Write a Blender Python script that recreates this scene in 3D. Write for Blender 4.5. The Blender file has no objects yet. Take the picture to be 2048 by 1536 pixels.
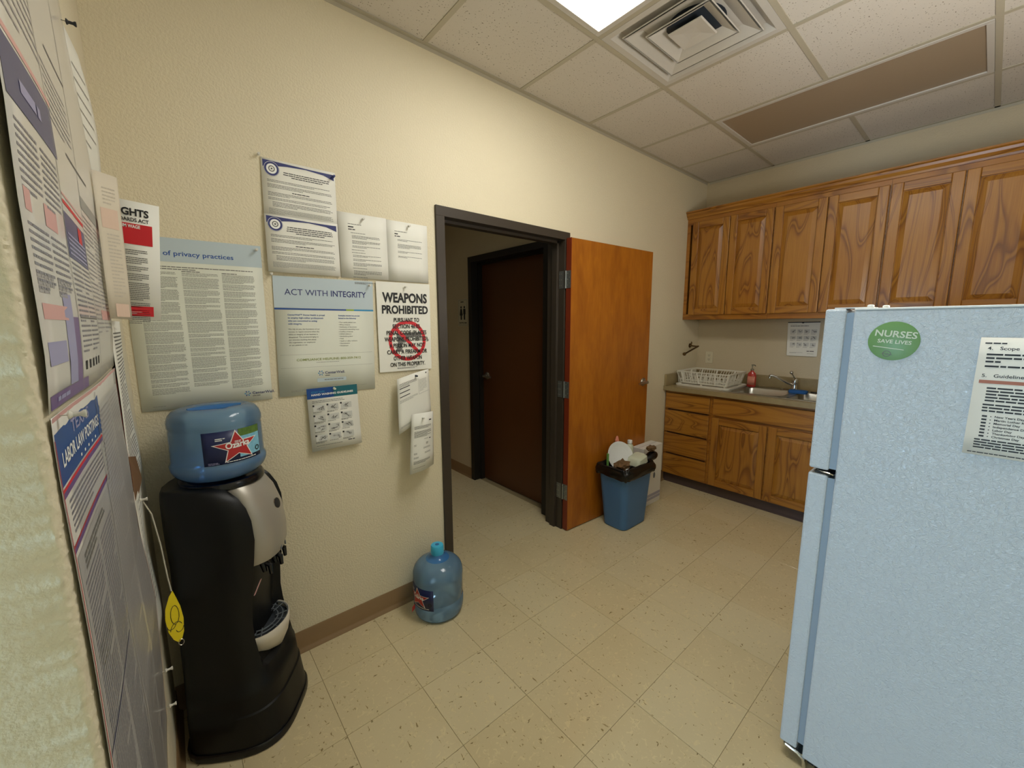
import bpy, bmesh, math, random
from mathutils import Vector, Matrix, noise
from mathutils.geometry import tessellate_polygon

rnd = random.Random(11)
sc = bpy.context.scene
col = sc.collection
V = Vector
PI = math.pi

# ------------------------------------------------------------------ camera
cam_d = bpy.data.cameras.new('camera')
cam = bpy.data.objects.new('camera', cam_d)
col.objects.link(cam)
YAW, PITCH, ROLL = 0.7037, -0.1469, -0.004
Fw = V((math.sin(YAW) * math.cos(PITCH), math.cos(YAW) * math.cos(PITCH), math.sin(PITCH)))
Rt = V((math.cos(YAW), -math.sin(YAW), 0))
Up = Rt.cross(Fw)
R2 = math.cos(ROLL) * Rt + math.sin(ROLL) * Up
U2 = -math.sin(ROLL) * Rt + math.cos(ROLL) * Up
cam.matrix_world = Matrix(((R2.x, U2.x, -Fw.x, -1.0967), (R2.y, U2.y, -Fw.y, -1.8956), (R2.z, U2.z, -Fw.z, 1.4872), (0, 0, 0, 1)))
cam_d.sensor_width = 36.0
cam_d.lens = 806.15 / 2048 * 36
cam_d.clip_start = 0.02
sc.camera = cam

# ------------------------------------------------------------------ world, light, exposure
sc.view_settings.view_transform = 'Standard'
sc.view_settings.look = 'None'
sc.view_settings.exposure = 0.38
sc.view_settings.gamma = 1
sc.view_settings.use_curve_mapping = False
w = bpy.data.worlds.new('world')
sc.world = w
w.use_nodes = True
w.node_tree.nodes['Background'].inputs[0].default_value = (0.75, 0.85, 1, 1)
w.node_tree.nodes['Background'].inputs[1].default_value = 0.3
LAMP_STRENGTH = 9.0          # the lit fluorescent lens


def area(name, loc, rot, sx, sy, power, color):
    d = bpy.data.lights.new(name, 'AREA')
    d.shape = 'RECTANGLE'
    d.size, d.size_y, d.energy, d.color = sx, sy, power, color
    o = bpy.data.objects.new(name, d)
    o.location, o.rotation_euler = loc, rot
    col.objects.link(o)
    return o


# daylight entering by the window of the far left wall (beyond the camera's left shoulder)
area('window_daylight', (-3.55, -1.47, 0.78), (0, -PI / 2, 0), 1.25, 0.36, 40, (0.46, 0.71, 1.0))
# added up-tilted fill to brighten the ceiling; no such source is known
area('ceiling_fill_light', (0.85, -2.56, 1.8), (math.radians(90 + 52), 0, 0), 0.8, 0.8, 21, (1.0, 0.95, 0.88))
# added dim fill for the hall; no lamp fixture is there
area('hall_fill_light', (-0.3, 1.0, 2.55), (0, 0, 0), 0.5, 0.5, 0.9, (1.0, 0.95, 0.82))


# ------------------------------------------------------------------ materials
def lin(h):
    if isinstance(h, tuple):
        return (*h, 1) if len(h) == 3 else h
    h = h.lstrip('#')
    r = []
    for i in (0, 2, 4):
        c = int(h[i:i + 2], 16) / 255
        r.append(c / 12.92 if c <= .04045 else ((c + .055) / 1.055) ** 2.4)
    return (*r, 1)


class NT:
    def __init__(s, name):
        s.m = bpy.data.materials.new(name)
        s.m.use_nodes = True
        s.t = s.m.node_tree
        s.b = s.t.nodes['Principled BSDF']
        s.out = s.t.nodes['Material Output']

    def n(s, kind, **kw):
        nd = s.t.nodes.new(kind)
        for k, v in kw.items():
            if k in nd.inputs:
                nd.inputs[k].default_value = v
            else:
                setattr(nd, k, v)
        return nd

    def l(s, a, b):
        s.t.links.new(a, b)

    def pos(s, scale=(1, 1, 1), jitter=0):
        g = s.n('ShaderNodeNewGeometry')
        mp = s.n('ShaderNodeMapping')
        mp.inputs['Scale'].default_value = scale
        if jitter:
            oi = s.n('ShaderNodeObjectInfo')
            vm = s.n('ShaderNodeVectorMath', operation='SCALE')
            vm.inputs[0].default_value = (3.1, 7.7, 5.3)
            s.l(oi.outputs['Random'], vm.inputs['Scale'])
            va = s.n('ShaderNodeVectorMath', operation='ADD')
            s.l(g.outputs['Position'], va.inputs[0])
            s.l(vm.outputs[0], va.inputs[1])
            s.l(va.outputs[0], mp.inputs['Vector'])
        else:
            s.l(g.outputs['Position'], mp.inputs['Vector'])
        return mp.outputs[0]

    def noise(s, vec, scale, detail=2, rough=.5, dist=0):
        nd = s.n('ShaderNodeTexNoise')
        nd.inputs['Scale'].default_value = scale
        nd.inputs['Detail'].default_value = detail
        nd.inputs['Roughness'].default_value = rough
        nd.inputs['Distortion'].default_value = dist
        s.l(vec, nd.inputs['Vector'])
        return nd.outputs['Fac']

    def ramp(s, fac, stops):
        r = s.n('ShaderNodeValToRGB')
        e = r.color_ramp.elements
        e[0].position, e[0].color = stops[0][0], lin(stops[0][1])
        e[1].position, e[1].color = stops[-1][0], lin(stops[-1][1])
        for p, c in stops[1:-1]:
            k = e.new(p)
            k.color = lin(c)
        s.l(fac, r.inputs[0])
        return r.outputs[0]

    def mix(s, fac, a, b, mode='MIX'):
        m = s.n('ShaderNodeMix', data_type='RGBA', blend_type=mode)
        for src, i in ((fac, 0), (a, 6), (b, 7)):
            if hasattr(src, 'links') or hasattr(src, 'is_linked'):
                s.l(src, m.inputs[i])
            else:
                m.inputs[i].default_value = src if i == 0 else lin(src)
        return m.outputs[2]

    def bump(s, h, strength, dist):
        b = s.n('ShaderNodeBump')
        b.inputs['Strength'].default_value = strength
        b.inputs['Distance'].default_value = dist
        s.l(h, b.inputs['Height'])
        s.l(b.outputs[0], s.b.inputs['Normal'])


def plain(name, color, rough=.5, metal=0, spec=.5, emit=0, bump=None, var=None, coat=0):
    t = NT(name)
    t.b.inputs['Base Color'].default_value = lin(color)
    t.b.inputs['Roughness'].default_value = rough
    t.b.inputs['Metallic'].default_value = metal
    t.b.inputs['Specular IOR Level'].default_value = spec
    t.b.inputs['Coat Weight'].default_value = coat
    if emit:
        t.b.inputs['Emission Color'].default_value = lin(color)
        t.b.inputs['Emission Strength'].default_value = emit
    if var:
        sc_, c2 = var
        f = t.noise(t.pos(), sc_, 4)
        t.l(t.mix(f, color, c2), t.b.inputs['Base Color'])
    if bump:
        t.bump(t.noise(t.pos(), bump[0], 2), bump[1], bump[2])
    return t.m


def wall_mat(name, c1, c2, s=.55):
    t = NT(name)
    p = t.pos()
    t.l(t.mix(t.noise(p, 1.3, 3), c1, c2), t.b.inputs['Base Color'])
    t.b.inputs['Roughness'].default_value = .62
    h = t.noise(p, 120, 3, .55)
    r = t.ramp(h, [(.38, '#000000'), (.62, '#ffffff')])
    t.bump(r, s, .0018)
    return t.m


def wood_mat(name, axis, base, mid, dark, k=9, rough=.33, jitter=1):
    """oak: contour lines of a stretched noise field make cathedral grain along the axis"""
    t = NT(name)
    sc_ = [5.0, 5.0, 5.0]
    sc_['xyz'.index(axis)] = .75
    p = t.pos(tuple(sc_), jitter)
    f = t.noise(p, 1.0, 1.5, .45, .35)
    m = t.n('ShaderNodeMath', operation='MULTIPLY')
    m.inputs[1].default_value = k * 2 * PI
    t.l(f, m.inputs[0])
    si = t.n('ShaderNodeMath', operation='SINE')
    t.l(m.outputs[0], si.inputs[0])
    ring = t.ramp(si.outputs[0], [(.0, base), (.55, mid), (.93, dark), (1.0, base)])
    f2s = [160, 160, 160]
    f2s['xyz'.index(axis)] = 5
    fine = t.ramp(t.noise(t.pos(tuple(f2s), jitter), 1, 2), [(.35, '#e2d2b8'), (.65, '#ffffff')])
    c = t.mix(.55, ring, fine, 'MULTIPLY')
    big = t.ramp(t.noise(t.pos((2, 2, 2), jitter), 1.2, 2), [(.3, '#e6d6c2'), (.7, '#ffffff')])
    c = t.mix(.6, c, big, 'MULTIPLY')
    t.l(c, t.b.inputs['Base Color'])
    t.b.inputs['Roughness'].default_value = rough
    t.b.inputs['Coat Weight'].default_value = .25
    t.b.inputs['Coat Roughness'].default_value = .25
    t.bump(si.outputs[0], .06, .001)
    return t.m


M = {}
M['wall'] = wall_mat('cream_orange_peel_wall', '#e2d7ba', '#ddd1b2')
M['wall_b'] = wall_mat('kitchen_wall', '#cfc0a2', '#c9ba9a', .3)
M['oak_z'] = wood_mat('oak_vertical', 'z', '#b07a2b', '#a77128', '#84541b', 11)
M['oak_y'] = wood_mat('oak_horizontal', 'y', '#b07a2b', '#a77128', '#84541b', 11)
M['oak_case'] = wood_mat('oak_case', 'y', '#ae752a', '#a56c27', '#8a581c', 7)
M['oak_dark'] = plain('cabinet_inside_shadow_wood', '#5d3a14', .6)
M['toe'] = plain('toe_kick_vinyl', '#51403a', .5)
M['frame'] = plain('dark_bronze_steel', '#3b332a', .42, 0, .45)
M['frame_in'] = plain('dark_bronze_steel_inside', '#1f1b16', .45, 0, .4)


def leaf_mat():
    t = NT('cherry_veneer')
    p = t.pos((7, 7, 1.6))
    a = t.noise(p, 1.0, 5, .6, 1.2)
    c = t.ramp(a, [(.3, '#96560f'), (.55, '#a96515'), (.8, '#b5701b')])
    fl = t.ramp(t.noise(t.pos((60, 60, 9)), 1, 3, .6), [(.35, '#e2cfbb'), (.65, '#ffffff')])
    t.l(t.mix(.5, c, fl, 'MULTIPLY'), t.b.inputs['Base Color'])
    t.b.inputs['Roughness'].default_value = .38
    return t.m


M['leaf'] = leaf_mat()
M['leaf_edge'] = plain('stained_door_edge', '#7a2c12', .45)
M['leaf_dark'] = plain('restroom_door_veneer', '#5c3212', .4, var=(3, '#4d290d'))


def floor_mat():
    t = NT('speckled_vinyl_tile')
    p = t.pos()
    g = t.mix(t.noise(p, 3, 4, .6), '#d4c6a2', '#c9ba94')
    oi = t.n('ShaderNodeObjectInfo')
    tint = t.ramp(oi.outputs['Random'], [(0, '#faf7f2'), (1, '#ffffff')])
    g = t.mix(1.0, g, tint, 'MULTIPLY')
    pj = t.pos((1, 1, 1), 1)
    l1 = t.ramp(t.noise(pj, 38, 3, .6, 1.5), [(.57, '#000000'), (.66, '#ffffff')])
    g = t.mix(l1, g, '#d6c69c')
    st = t.pos((30, 75, 1), 1)
    d1 = t.ramp(t.noise(st, 1.5, 2, .5, .6), [(.70, '#000000'), (.74, '#ffffff')])
    st2 = t.pos((75, 30, 1), 1)
    d2 = t.ramp(t.noise(st2, 1.3, 2, .5, .6), [(.69, '#000000'), (.73, '#ffffff')])
    g = t.mix(d1, g, '#7d6c4a')
    g = t.mix(d2, g, '#8f7c55')
    t.l(g, t.b.inputs['Base Color'])
    r = t.ramp(t.noise(p, 4, 3), [(.3, '#4a4a4a'), (.7, '#686868')])
    t.l(r, t.b.inputs['Roughness'])
    t.bump(t.noise(p, 30, 2), .05, .001)
    return t.m


M['floor'] = floor_mat()
M['joint'] = plain('floor_joint_grime', '#8d7c58', .7)


def ceil_mat():
    t = NT('mineral_fibre_tile')
    p = t.pos()
    g = t.mix(t.noise(p, 2, 3), '#d9d1c6', '#d1c8bb')
    pin = t.ramp(t.noise(p, 130, 1, .4), [(.27, '#ffffff'), (.32, '#000000')])
    g = t.mix(pin, g, '#857a68')
    t.l(g, t.b.inputs['Base Color'])
    t.b.inputs['Roughness'].default_value = .9
    t.bump(t.noise(p, 160, 3, .7), .3, .0015)
    return t.m


M['ceil'] = ceil_mat()
M['tbar'] = plain('ceiling_grid_paint', '#b9b09b', .55)
M['vent'] = plain('vent_white_enamel', '#ccc6bd', .45)
M['duct'] = plain('vent_duct_dark', '#28313c', .6)
M['lens_off'] = plain('unlit_prismatic_lens', '#a3917a', .35, bump=(300, .4, .001))
t_ = NT('lit_fluorescent_lens')
t_.b.inputs['Base Color'].default_value = (.9, .95, .93, 1)
t_.b.inputs['Emission Color'].default_value = (1.0, 0.985, 0.93, 1)
t_.b.inputs['Emission Strength'].default_value = LAMP_STRENGTH
M['lens_on'] = t_.m
M['base'] = plain('brown_vinyl_base', '#8f7350', .5, var=(12, '#876b49'))
M['white'] = plain('white_enamel', '#e4e6e2', .4)
M['paper'] = plain('white_paper', '#eae8dd', .7)
M['paper_g'] = plain('ivory_poster_stock', '#e4e6d8', .4)
M['paper_c'] = plain('poster_gloss_white', '#d8d4cc', .28, coat=.3)
M['paper_grey'] = plain('poster_grey_panel', '#c6c3c0', .28, coat=.3)
M['ink'] = plain('ink_black', '#1d1d1f', .6)
M['ink_g'] = plain('ink_grey', '#6f6d68', .6)
M['ink_l'] = plain('ink_light_grey', '#9c9a92', .6)
M['ink_m'] = plain('ink_mid_grey', '#86857f', .6)
M['ink_f'] = plain('ink_faded_grey', '#85838a', .4)
M['ink_v'] = plain('ink_very_faded', '#a29e9e', .4)
M['navy'] = plain('ink_navy', '#29306b', .5)
M['navy2'] = plain('print_navy_band', '#3f4272', .35)
M['blue'] = plain('print_blue', '#1f4f9c', .45)
M['royal'] = plain('print_royal_blue', '#14488f', .35)
M['teal'] = plain('print_teal', '#0e6470', .45)
M['cyan'] = plain('print_cyan', '#2a8fc0', .5)
M['lime'] = plain('print_lime', '#8fae3a', .5)
M['olive'] = plain('print_olive_text', '#8f9a4f', .5)
M['pale'] = plain('print_pale_blue', '#bccad0', .5)
M['red'] = plain('print_red', '#d41f2a', .5)
M['brick'] = plain('print_star_red', '#b52a2a', .45)
M['pink'] = plain('print_faded_pink', '#d9a5a0', .4)
M['purple'] = plain('print_purple', '#6a4a86', .35)
M['lav'] = plain('print_lavender', '#9c9ac0', .4)
M['ink_w'] = plain('ink_white', '#f2f2ee', .5)
M['grn'] = plain('print_forest_green', '#2f5a20', .6, var=(90, '#6d8a3c'))
M['lake'] = plain('print_lake_blue', '#5aa6c8', .5, var=(90, '#9fd4e6'))
M['mag'] = plain('magnet_green', '#6f9a5a', .4)
M['mag_w'] = plain('magnet_cream_lettering', '#d6dcc4', .5)
M['orange_ink'] = plain('highlighter_rust', '#b0705a', .6)
M['counter'] = plain('laminate_counter', '#a2916a', .35, var=(24, '#8b7a56'))
M['steel'] = plain('brushed_steel', '#a9a79f', .28, 1)
M['chrome'] = plain('chrome', '#c9c9c6', .12, 1)
M['nickel'] = plain('satin_nickel', '#b9b4a8', .3, 1)
M['zinc'] = plain('hinge_zinc', '#8d918f', .35, .8)
M['brass'] = plain('aged_bronze', '#6d5637', .35, .9)
M['black'] = plain('black_moulded_plastic', '#0a0b0c', .42, 0, .3, bump=(500, .12, .0006))
M['black_gl'] = plain('black_gloss_plastic', '#0c0c10', .2)
M['silver'] = plain('silver_plastic', '#aaa498', .36, .35)
M['cream'] = plain('cream_plastic', '#c9c0ae', .4)
M['grille'] = plain('grey_grille', '#70767c', .4, .3)
M['grille_in'] = plain('drip_well_grey', '#33383e', .5)
M['can'] = plain('blue_bin_plastic', '#446f9c', .45, bump=(200, .1, .0008))
M['bag'] = plain('black_bin_liner', '#0b0b0c', .25)
M['rack'] = plain('white_rack_plastic', '#e6e2d4', .4)
M['carton'] = plain('white_carton', '#dcd8cd', .6)
M['carton_p'] = plain('carton_print', '#a5a2ae', .6)
M['kraft'] = plain('crumpled_brown_paper', '#7a5a33', .7, var=(40, '#4f3a22'))
M['green_s'] = plain('green_straw', '#5f8f45', .5)
M['clearp'] = plain('cloudy_plastic', '#c9cdb4', .2)
M['soap'] = plain('red_soap', '#b8352f', .15, coat=.5)
M['soap_l'] = plain('soap_label', '#d98a74', .4)
M['sponge'] = plain('blue_sponge', '#1e5a9c', .8, bump=(400, .5, .002))
M['outlet'] = plain('ivory_outlet', '#d6ccb0', .4)
M['yellow'] = plain('yellow_tag', '#e3cc10', .45)
M['string'] = plain('white_string', '#c9c4b4', .8)
M['cardb'] = plain('brown_envelope', '#7a5a3a', .7)
M['glassw'] = plain('window_sash_white', '#e4e4de', .4)
M['sign'] = plain('sign_ivory', '#cfc8ae', .5)


def enamel():
    t = NT('fridge_textured_enamel')
    t.b.inputs['Base Color'].default_value = lin('#c8d0d6')
    t.b.inputs['Roughness'].default_value = .19
    t.b.inputs['Specular IOR Level'].default_value = .55
    p = t.pos()
    h = t.noise(p, 105, 3, .65, 1.2)
    t.bump(h, 1.0, .0034)
    return t.m


M['fridge'] = enamel()
M['fridge_sm'] = plain('fridge_smooth_white', '#c4cdd4', .35)
M['gasket'] = plain('fridge_gasket', '#93a2b0', .5)


def thin_plastic(name, tint, body, a=.5):
    """thin coloured plastic: tinted see-through film + some diffuse colour + a gloss coat"""
    t = NT(name)
    tr = t.n('ShaderNodeBsdfTransparent')
    tr.inputs[0].default_value = lin(tint)
    df = t.n('ShaderNodeBsdfDiffuse')
    df.inputs[0].default_value = lin(body)
    tl = t.n('ShaderNodeBsdfTranslucent')
    tl.inputs[0].default_value = lin(body)
    ad = t.n('ShaderNodeMixShader')
    ad.inputs[0].default_value = .5
    t.l(df.outputs[0], ad.inputs[1]); t.l(tl.outputs[0], ad.inputs[2])
    m1 = t.n('ShaderNodeMixShader')
    m1.inputs[0].default_value = a
    t.l(tr.outputs[0], m1.inputs[1]); t.l(ad.outputs[0], m1.inputs[2])
    gl = t.n('ShaderNodeBsdfGlossy')
    gl.inputs['Roughness'].default_value = .09
    fr = t.n('ShaderNodeFresnel')
    fr.inputs[0].default_value = 1.5
    bp = t.n('ShaderNodeBump')
    bp.inputs['Strength'].default_value = .12
    bp.inputs['Distance'].default_value = .002
    t.l(t.noise(t.pos(), 120, 2), bp.inputs['Height'])
    t.l(bp.outputs[0], gl.inputs['Normal'])
    m2 = t.n('ShaderNodeMixShader')
    t.l(fr.outputs[0], m2.inputs[0])
    t.l(m1.outputs[0], m2.inputs[1]); t.l(gl.outputs[0], m2.inputs[2])
    t.l(m2.outputs[0], t.out.inputs['Surface'])
    return t.m


M['bottle'] = thin_plastic('blue_polycarbonate', '#d0e8fb', '#a6d4fb', .44)
M['bottle_deep'] = thin_plastic('blue_polycarbonate_thick', '#9accf6', '#66b2fa', .5)
M['cap'] = plain('light_blue_cap', '#3fb4dc', .4)
M['clear'] = thin_plastic('clear_plastic', '#e6e6de', '#d8d8cc', .25)
M['pin'] = plain('milky_pin_plastic', '#d6d3c8', .15, 0, .6)
M['glass'] = thin_plastic('window_glass', '#f4f8fa', '#dfe8ee', .03)


# ------------------------------------------------------------------ mesh building
class MB:
    def __init__(s):
        s.v, s.f = [], []

    def add(s, vs, fs):
        k = len(s.v)
        s.v += [V(p) for p in vs]
        s.f += [[i + k for i in f] for f in fs]
        return s

    def box(s, x0, x1, y0, y1, z0, z1, T=None):
        x0, x1 = min(x0, x1), max(x0, x1)
        y0, y1 = min(y0, y1), max(y0, y1)
        z0, z1 = min(z0, z1), max(z0, z1)
        vs = [(x, y, z) for x in (x0, x1) for y in (y0, y1) for z in (z0, z1)]
        if T:
            vs = [T(V(p)) for p in vs]
        return s.add(vs, [(0, 1, 3, 2), (4, 6, 7, 5), (0, 4, 5, 1), (2, 3, 7, 6), (0, 2, 6, 4), (1, 5, 7, 3)])

    def loft(s, rings, closed=True, caps=True):
        n = len(rings[0])
        k = len(s.v)
        for r in rings:
            s.v += [V(p) for p in r]
        for i in range(len(rings) - 1):
            for j in range(n if closed else n - 1):
                a, b = k + i * n + j, k + i * n + (j + 1) % n
                s.f.append([a, b, b + n, a + n])
        if caps and closed:
            s.f.append([k + j for j in range(n)][::-1])
            s.f.append([k + (len(rings) - 1) * n + j for j in range(n)])
        return s

    def lathe(s, prof, c, n=32, axis=V((0, 0, 1)), caps=True):
        axis = axis.normalized()
        e1 = axis.orthogonal().normalized()
        e2 = axis.cross(e1)
        c = V(c)
        rings = [[c + axis * h + (e1 * math.cos(2 * PI * j / n) + e2 * math.sin(2 * PI * j / n)) * r for j in range(n)] for r, h in prof]
        return s.loft(rings, True, caps)

    def tube(s, pts, r, n=8, caps=True):
        pts = [V(p) for p in pts]
        rings = []
        e = None
        for i, p in enumerate(pts):
            d = (pts[min(i + 1, len(pts) - 1)] - pts[max(i - 1, 0)]).normalized()
            if e is None:
                e = d.orthogonal().normalized()
            else:
                e = (e - d * e.dot(d)).normalized()
            g = d.cross(e)
            rr = r[i] if isinstance(r, (list, tuple)) else r
            rings.append([p + (e * math.cos(2 * PI * j / n) + g * math.sin(2 * PI * j / n)) * rr for j in range(n)])
        return s.loft(rings, True, caps)

    def prism(s, poly, a0, a1, fn):
        """extrude a 2-D polygon; fn(p, q, a) -> point"""
        n = len(poly)
        s.loft([[fn(p, q, a0) for p, q in poly], [fn(p, q, a1) for p, q in poly]])
        return s


def world_loc(o):
    p = V(o.location)
    while o.parent:
        o = o.parent
        p += V(o.location)
    return p


def obj(name, mb, m, parent=None, loc=(0, 0, 0), smooth=False, bevel=0, solid=0, sub=0, fix=True):
    """link one mesh object; vertices are given in world metres"""
    me = bpy.data.meshes.new(name)
    org = world_loc(parent) if parent else V(loc)
    me.from_pydata([tuple(p - org) for p in mb.v], [], mb.f)
    if fix:
        bm = bmesh.new()
        bm.from_mesh(me)
        bmesh.ops.recalc_face_normals(bm, faces=bm.faces)
        bm.to_mesh(me)
        bm.free()
    me.materials.append(M[m] if isinstance(m, str) else m)
    if smooth:
        me.polygons.foreach_set('use_smooth', [True] * len(me.polygons))
        if smooth != 'all':
            me.set_sharp_from_angle(angle=math.radians(38))
    o = bpy.data.objects.new(name, me)
    col.objects.link(o)
    if parent:
        o.parent = parent
    else:
        o.location = loc
    if solid:
        md = o.modifiers.new('thickness', 'SOLIDIFY')
        md.thickness = solid
        md.offset = 0
    if bevel:
        md = o.modifiers.new('bevel', 'BEVEL')
        md.width = bevel
        md.segments = 2
        md.limit_method = 'ANGLE'
        md.angle_limit = math.radians(50)
    if sub:
        md = o.modifiers.new('sub', 'SUBSURF')
        md.levels = md.render_levels = sub
    return o


def thing(name, label, cat, loc, group=None):
    o = bpy.data.objects.new(name, None)
    o.empty_display_size = .05
    col.objects.link(o)
    o.location = loc
    return tag(o, label, cat, group)


def tag(o, label, cat, group=None):
    o['label'], o['category'] = label, cat
    if group:
        o['group'] = group
    return o


def struct(name, mb, m, loc=(0, 0, 0), **kw):
    o = obj(name, mb, m, None, loc, **kw)
    o['kind'] = 'structure'
    return o


def copy_mesh(o, parent, delta):
    c = o.copy()
    col.objects.link(c)
    c.parent = parent
    c.location = delta
    return c


# ------------------------------------------------------------------ the shell
XB, H, XC, YE = 2.961, 2.809, -1.208, -1.25      # kitchen wall, ceiling, poster wall, its free end
YF, XL = -2.62, -3.6                             # wall behind the camera, window wall
WT = .132
DW, DH = 1.015, 2.088                            # door frame outside size

mb = MB()
mb.box(XC - .12, .012, 0, WT, 0, H + .05)
mb.box(DW - .012, XB + .12, 0, WT, 0, H + .05)
mb.box(.012, DW - .012, 0, WT, DH - .012, H + .05)
struct('wall_back', mb, 'wall')
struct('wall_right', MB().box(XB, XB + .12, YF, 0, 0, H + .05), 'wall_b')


def bullnose_wall():
    """poster wall: its free end is a rounded, rough corner"""
    mb = MB()
    r = .009
    zs = [i * .004 for i in range(int((H + .05) / .004) + 1)]
    rings = []
    for z in zs:
        loop = [V((XC, -.0005, z)), V((XC, -.5, z)), V((XC, YE + r + .012, z))]
        for k in range(9):
            a = k / 8 * PI / 2
            n = noise.noise(V((k * .35, z * 90, 1.3))) * .0014 + noise.noise(V((k * .25, z * 240, 7.3))) * .0020
            rr = r + n
            loop.append(V((XC - r + rr * math.cos(a), YE + r - rr * math.sin(a), z)))
        loop += [V((XC - .06, YE, z)), V((XL, YE, z)), V((XL, YE + .12, z)), V((XC - .12, YE + .12, z)), V((XC - .12, -.0005, z))]
        rings.append(loop)
    mb.loft(rings)
    return mb


M['wall_l'] = wall_mat('raking_light_wall', '#e0d6bc', '#d9ceb2', .26)
struct('wall_left', bullnose_wall(), 'wall_l', smooth=True)
struct('wall_front', MB().box(XL - .12, XB + .12, YF - .12, YF, 0, H + .05), 'wall')
wy0, wy1, wz0, wz1 = -1.70, -1.27, .10, 1.50
mb = MB()
mb.box(XL - .12, XL, YF, wy0, 0, H + .05); mb.box(XL - .12, XL, wy1, YE + .12, 0, H + .05)
mb.box(XL - .12, XL, wy0, wy1, 0, wz0); mb.box(XL - .12, XL, wy0, wy1, wz1, H + .05)
struct('wall_window_side', mb, 'wall')
mb = MB()
mb.box(XL - .09, XL - .03, wy0, wy0 + .05, wz0, wz1); mb.box(XL - .09, XL - .03, wy1 - .05, wy1, wz0, wz1)
mb.box(XL - .09, XL - .03, wy0, wy1, wz0, wz0 + .05); mb.box(XL - .09, XL - .03, wy0, wy1, wz1 - .05, wz1)
mb.box(XL - .08, XL - .04, wy0, wy1, 1.43, 1.47)
wn = struct('window_1', mb, 'glassw')
obj('pane', MB().box(XL - .062, XL - .058, wy0 + .05, wy1 - .05, wz0 + .05, wz1 - .05), 'glass', wn)

mb = MB()
for q in ((.35, .4, 1.3, 2.3), (1.3, 1.35, 1.3, 2.3), (.4, 1.3, 1.3, 1.35), (.4, 1.3, 2.25, 2.3)):
    mb.box(q[0], q[1], YF + .002, YF + .03, q[2], q[3])
w2 = struct('added_window', mb, 'glassw')  # unseen window, made up to go with the added ceiling fill
obj('pane', MB().box(.4, 1.3, YF + .004, YF + .008, 1.35, 2.25), 'glass', w2)

# hall beyond the door
HX, HY = 1.042, 2.35
mb = MB()
mb.box(HX, HX + .12, 1.212, HY, 0, 2.6); mb.box(HX, HX + .12, WT, .212, 0, 2.6); mb.box(HX, HX + .12, .212, 1.212, 2.072, 2.6)
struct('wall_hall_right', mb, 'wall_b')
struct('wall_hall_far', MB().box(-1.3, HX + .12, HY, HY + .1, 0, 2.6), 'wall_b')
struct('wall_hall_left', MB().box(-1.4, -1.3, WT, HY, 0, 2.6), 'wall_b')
struct('ceiling_hall', MB().box(-1.4, HX + .12, WT, HY + .1, 2.6, 2.66), 'ceil')

# floor: sub-floor + tiles, each tile an object
floor = struct('floor', MB().box(XL - .12, XB + .12, YF - .12, HY + .1, -.1, -.0022), 'joint')
FT = .3048
tile_bm = MB()
g = .0006
e = .0007
h2 = FT / 2 - g
tile_bm.loft([[(-h2, -h2, -.002), (h2, -h2, -.002), (h2, h2, -.002), (-h2, h2, -.002)],
              [(-h2, -h2, -e), (h2, -h2, -e), (h2, h2, -e), (-h2, h2, -e)],
              [(-h2 + e, -h2 + e, 0), (h2 - e, -h2 + e, 0), (h2 - e, h2 - e, 0), (-h2 + e, h2 - e, 0)]])
tile0 = None
X0, Y0 = -.738, -.228
for i in range(-3, 14):
    for j in range(-8, 9):
        cx, cy = X0 + (i + .5) * FT, Y0 + (j + .5) * FT
        if cy > .02 and (cx > HX + .1 or cx < -.6):
            continue
        if cx < XC - .16 and cy > YE:
            continue
        if tile0 is None:
            tile0 = obj('floor_tile', tile_bm, 'floor', floor)
            tile0.location = (cx, cy, 0)
        else:
            copy_mesh(tile0, floor, (cx, cy, 0))
struct('trim_floor_rear', MB().box(XL, X0 - 3 * FT, YF, YE, -.002, -.0002), 'floor')

# baseboards (coved vinyl)
def base_profile(fn, a0, a1):
    return MB().prism([(0, 0), (.017, 0), (.016, .005), (.007, .014), (.0045, .022), (.004, .098), (.002, .102), (0, .102)], a0, a1, fn)


struct('baseboard_back', base_profile(lambda p, q, a: (a, -p, q), XC + .001, .0), 'base', smooth=True)
struct('baseboard_kitchen', base_profile(lambda p, q, a: (a, -p, q), DW, 2.415), 'base', smooth=True)
struct('baseboard_left', base_profile(lambda p, q, a: (XC + p, a, q), YE + .02, -.018), 'base', smooth=True)
struct('baseboard_hall', base_profile(lambda p, q, a: (HX - p, a, q), 1.222, 1.62), 'base', smooth=True)


# door frames (hollow steel, with a stop) and leaves
def frame_piece(side_fn, a0, a1):
    prof = [(0, -.014), (.05, -.014), (.05, .042), (.066, .042), (.066, WT - .042), (.05, WT - .042), (.05, WT + .014), (0, WT + .014)]
    return MB().prism(prof, a0, a1, side_fn)


fr = struct('trim_1', frame_piece(lambda p, q, a: (a, q, DH - p), .0, DW), 'frame', bevel=.0015)
obj('jamb', frame_piece(lambda p, q, a: (p, q, a), 0, DH - .05), 'frame', fr, bevel=.0015)
obj('jamb', frame_piece(lambda p, q, a: (DW - p, q, a), 0, DH - .05), 'frame', fr, bevel=.0015)

# big leaf, swung open against the wall
hx, hy = .972, -.022
ang = math.radians(-2.6)
ca, sa = math.cos(ang), math.sin(ang)


def LD(p):
    return V((hx + p.x * ca - p.y * sa, hy + p.x * sa + p.y * ca, p.z))


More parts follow.
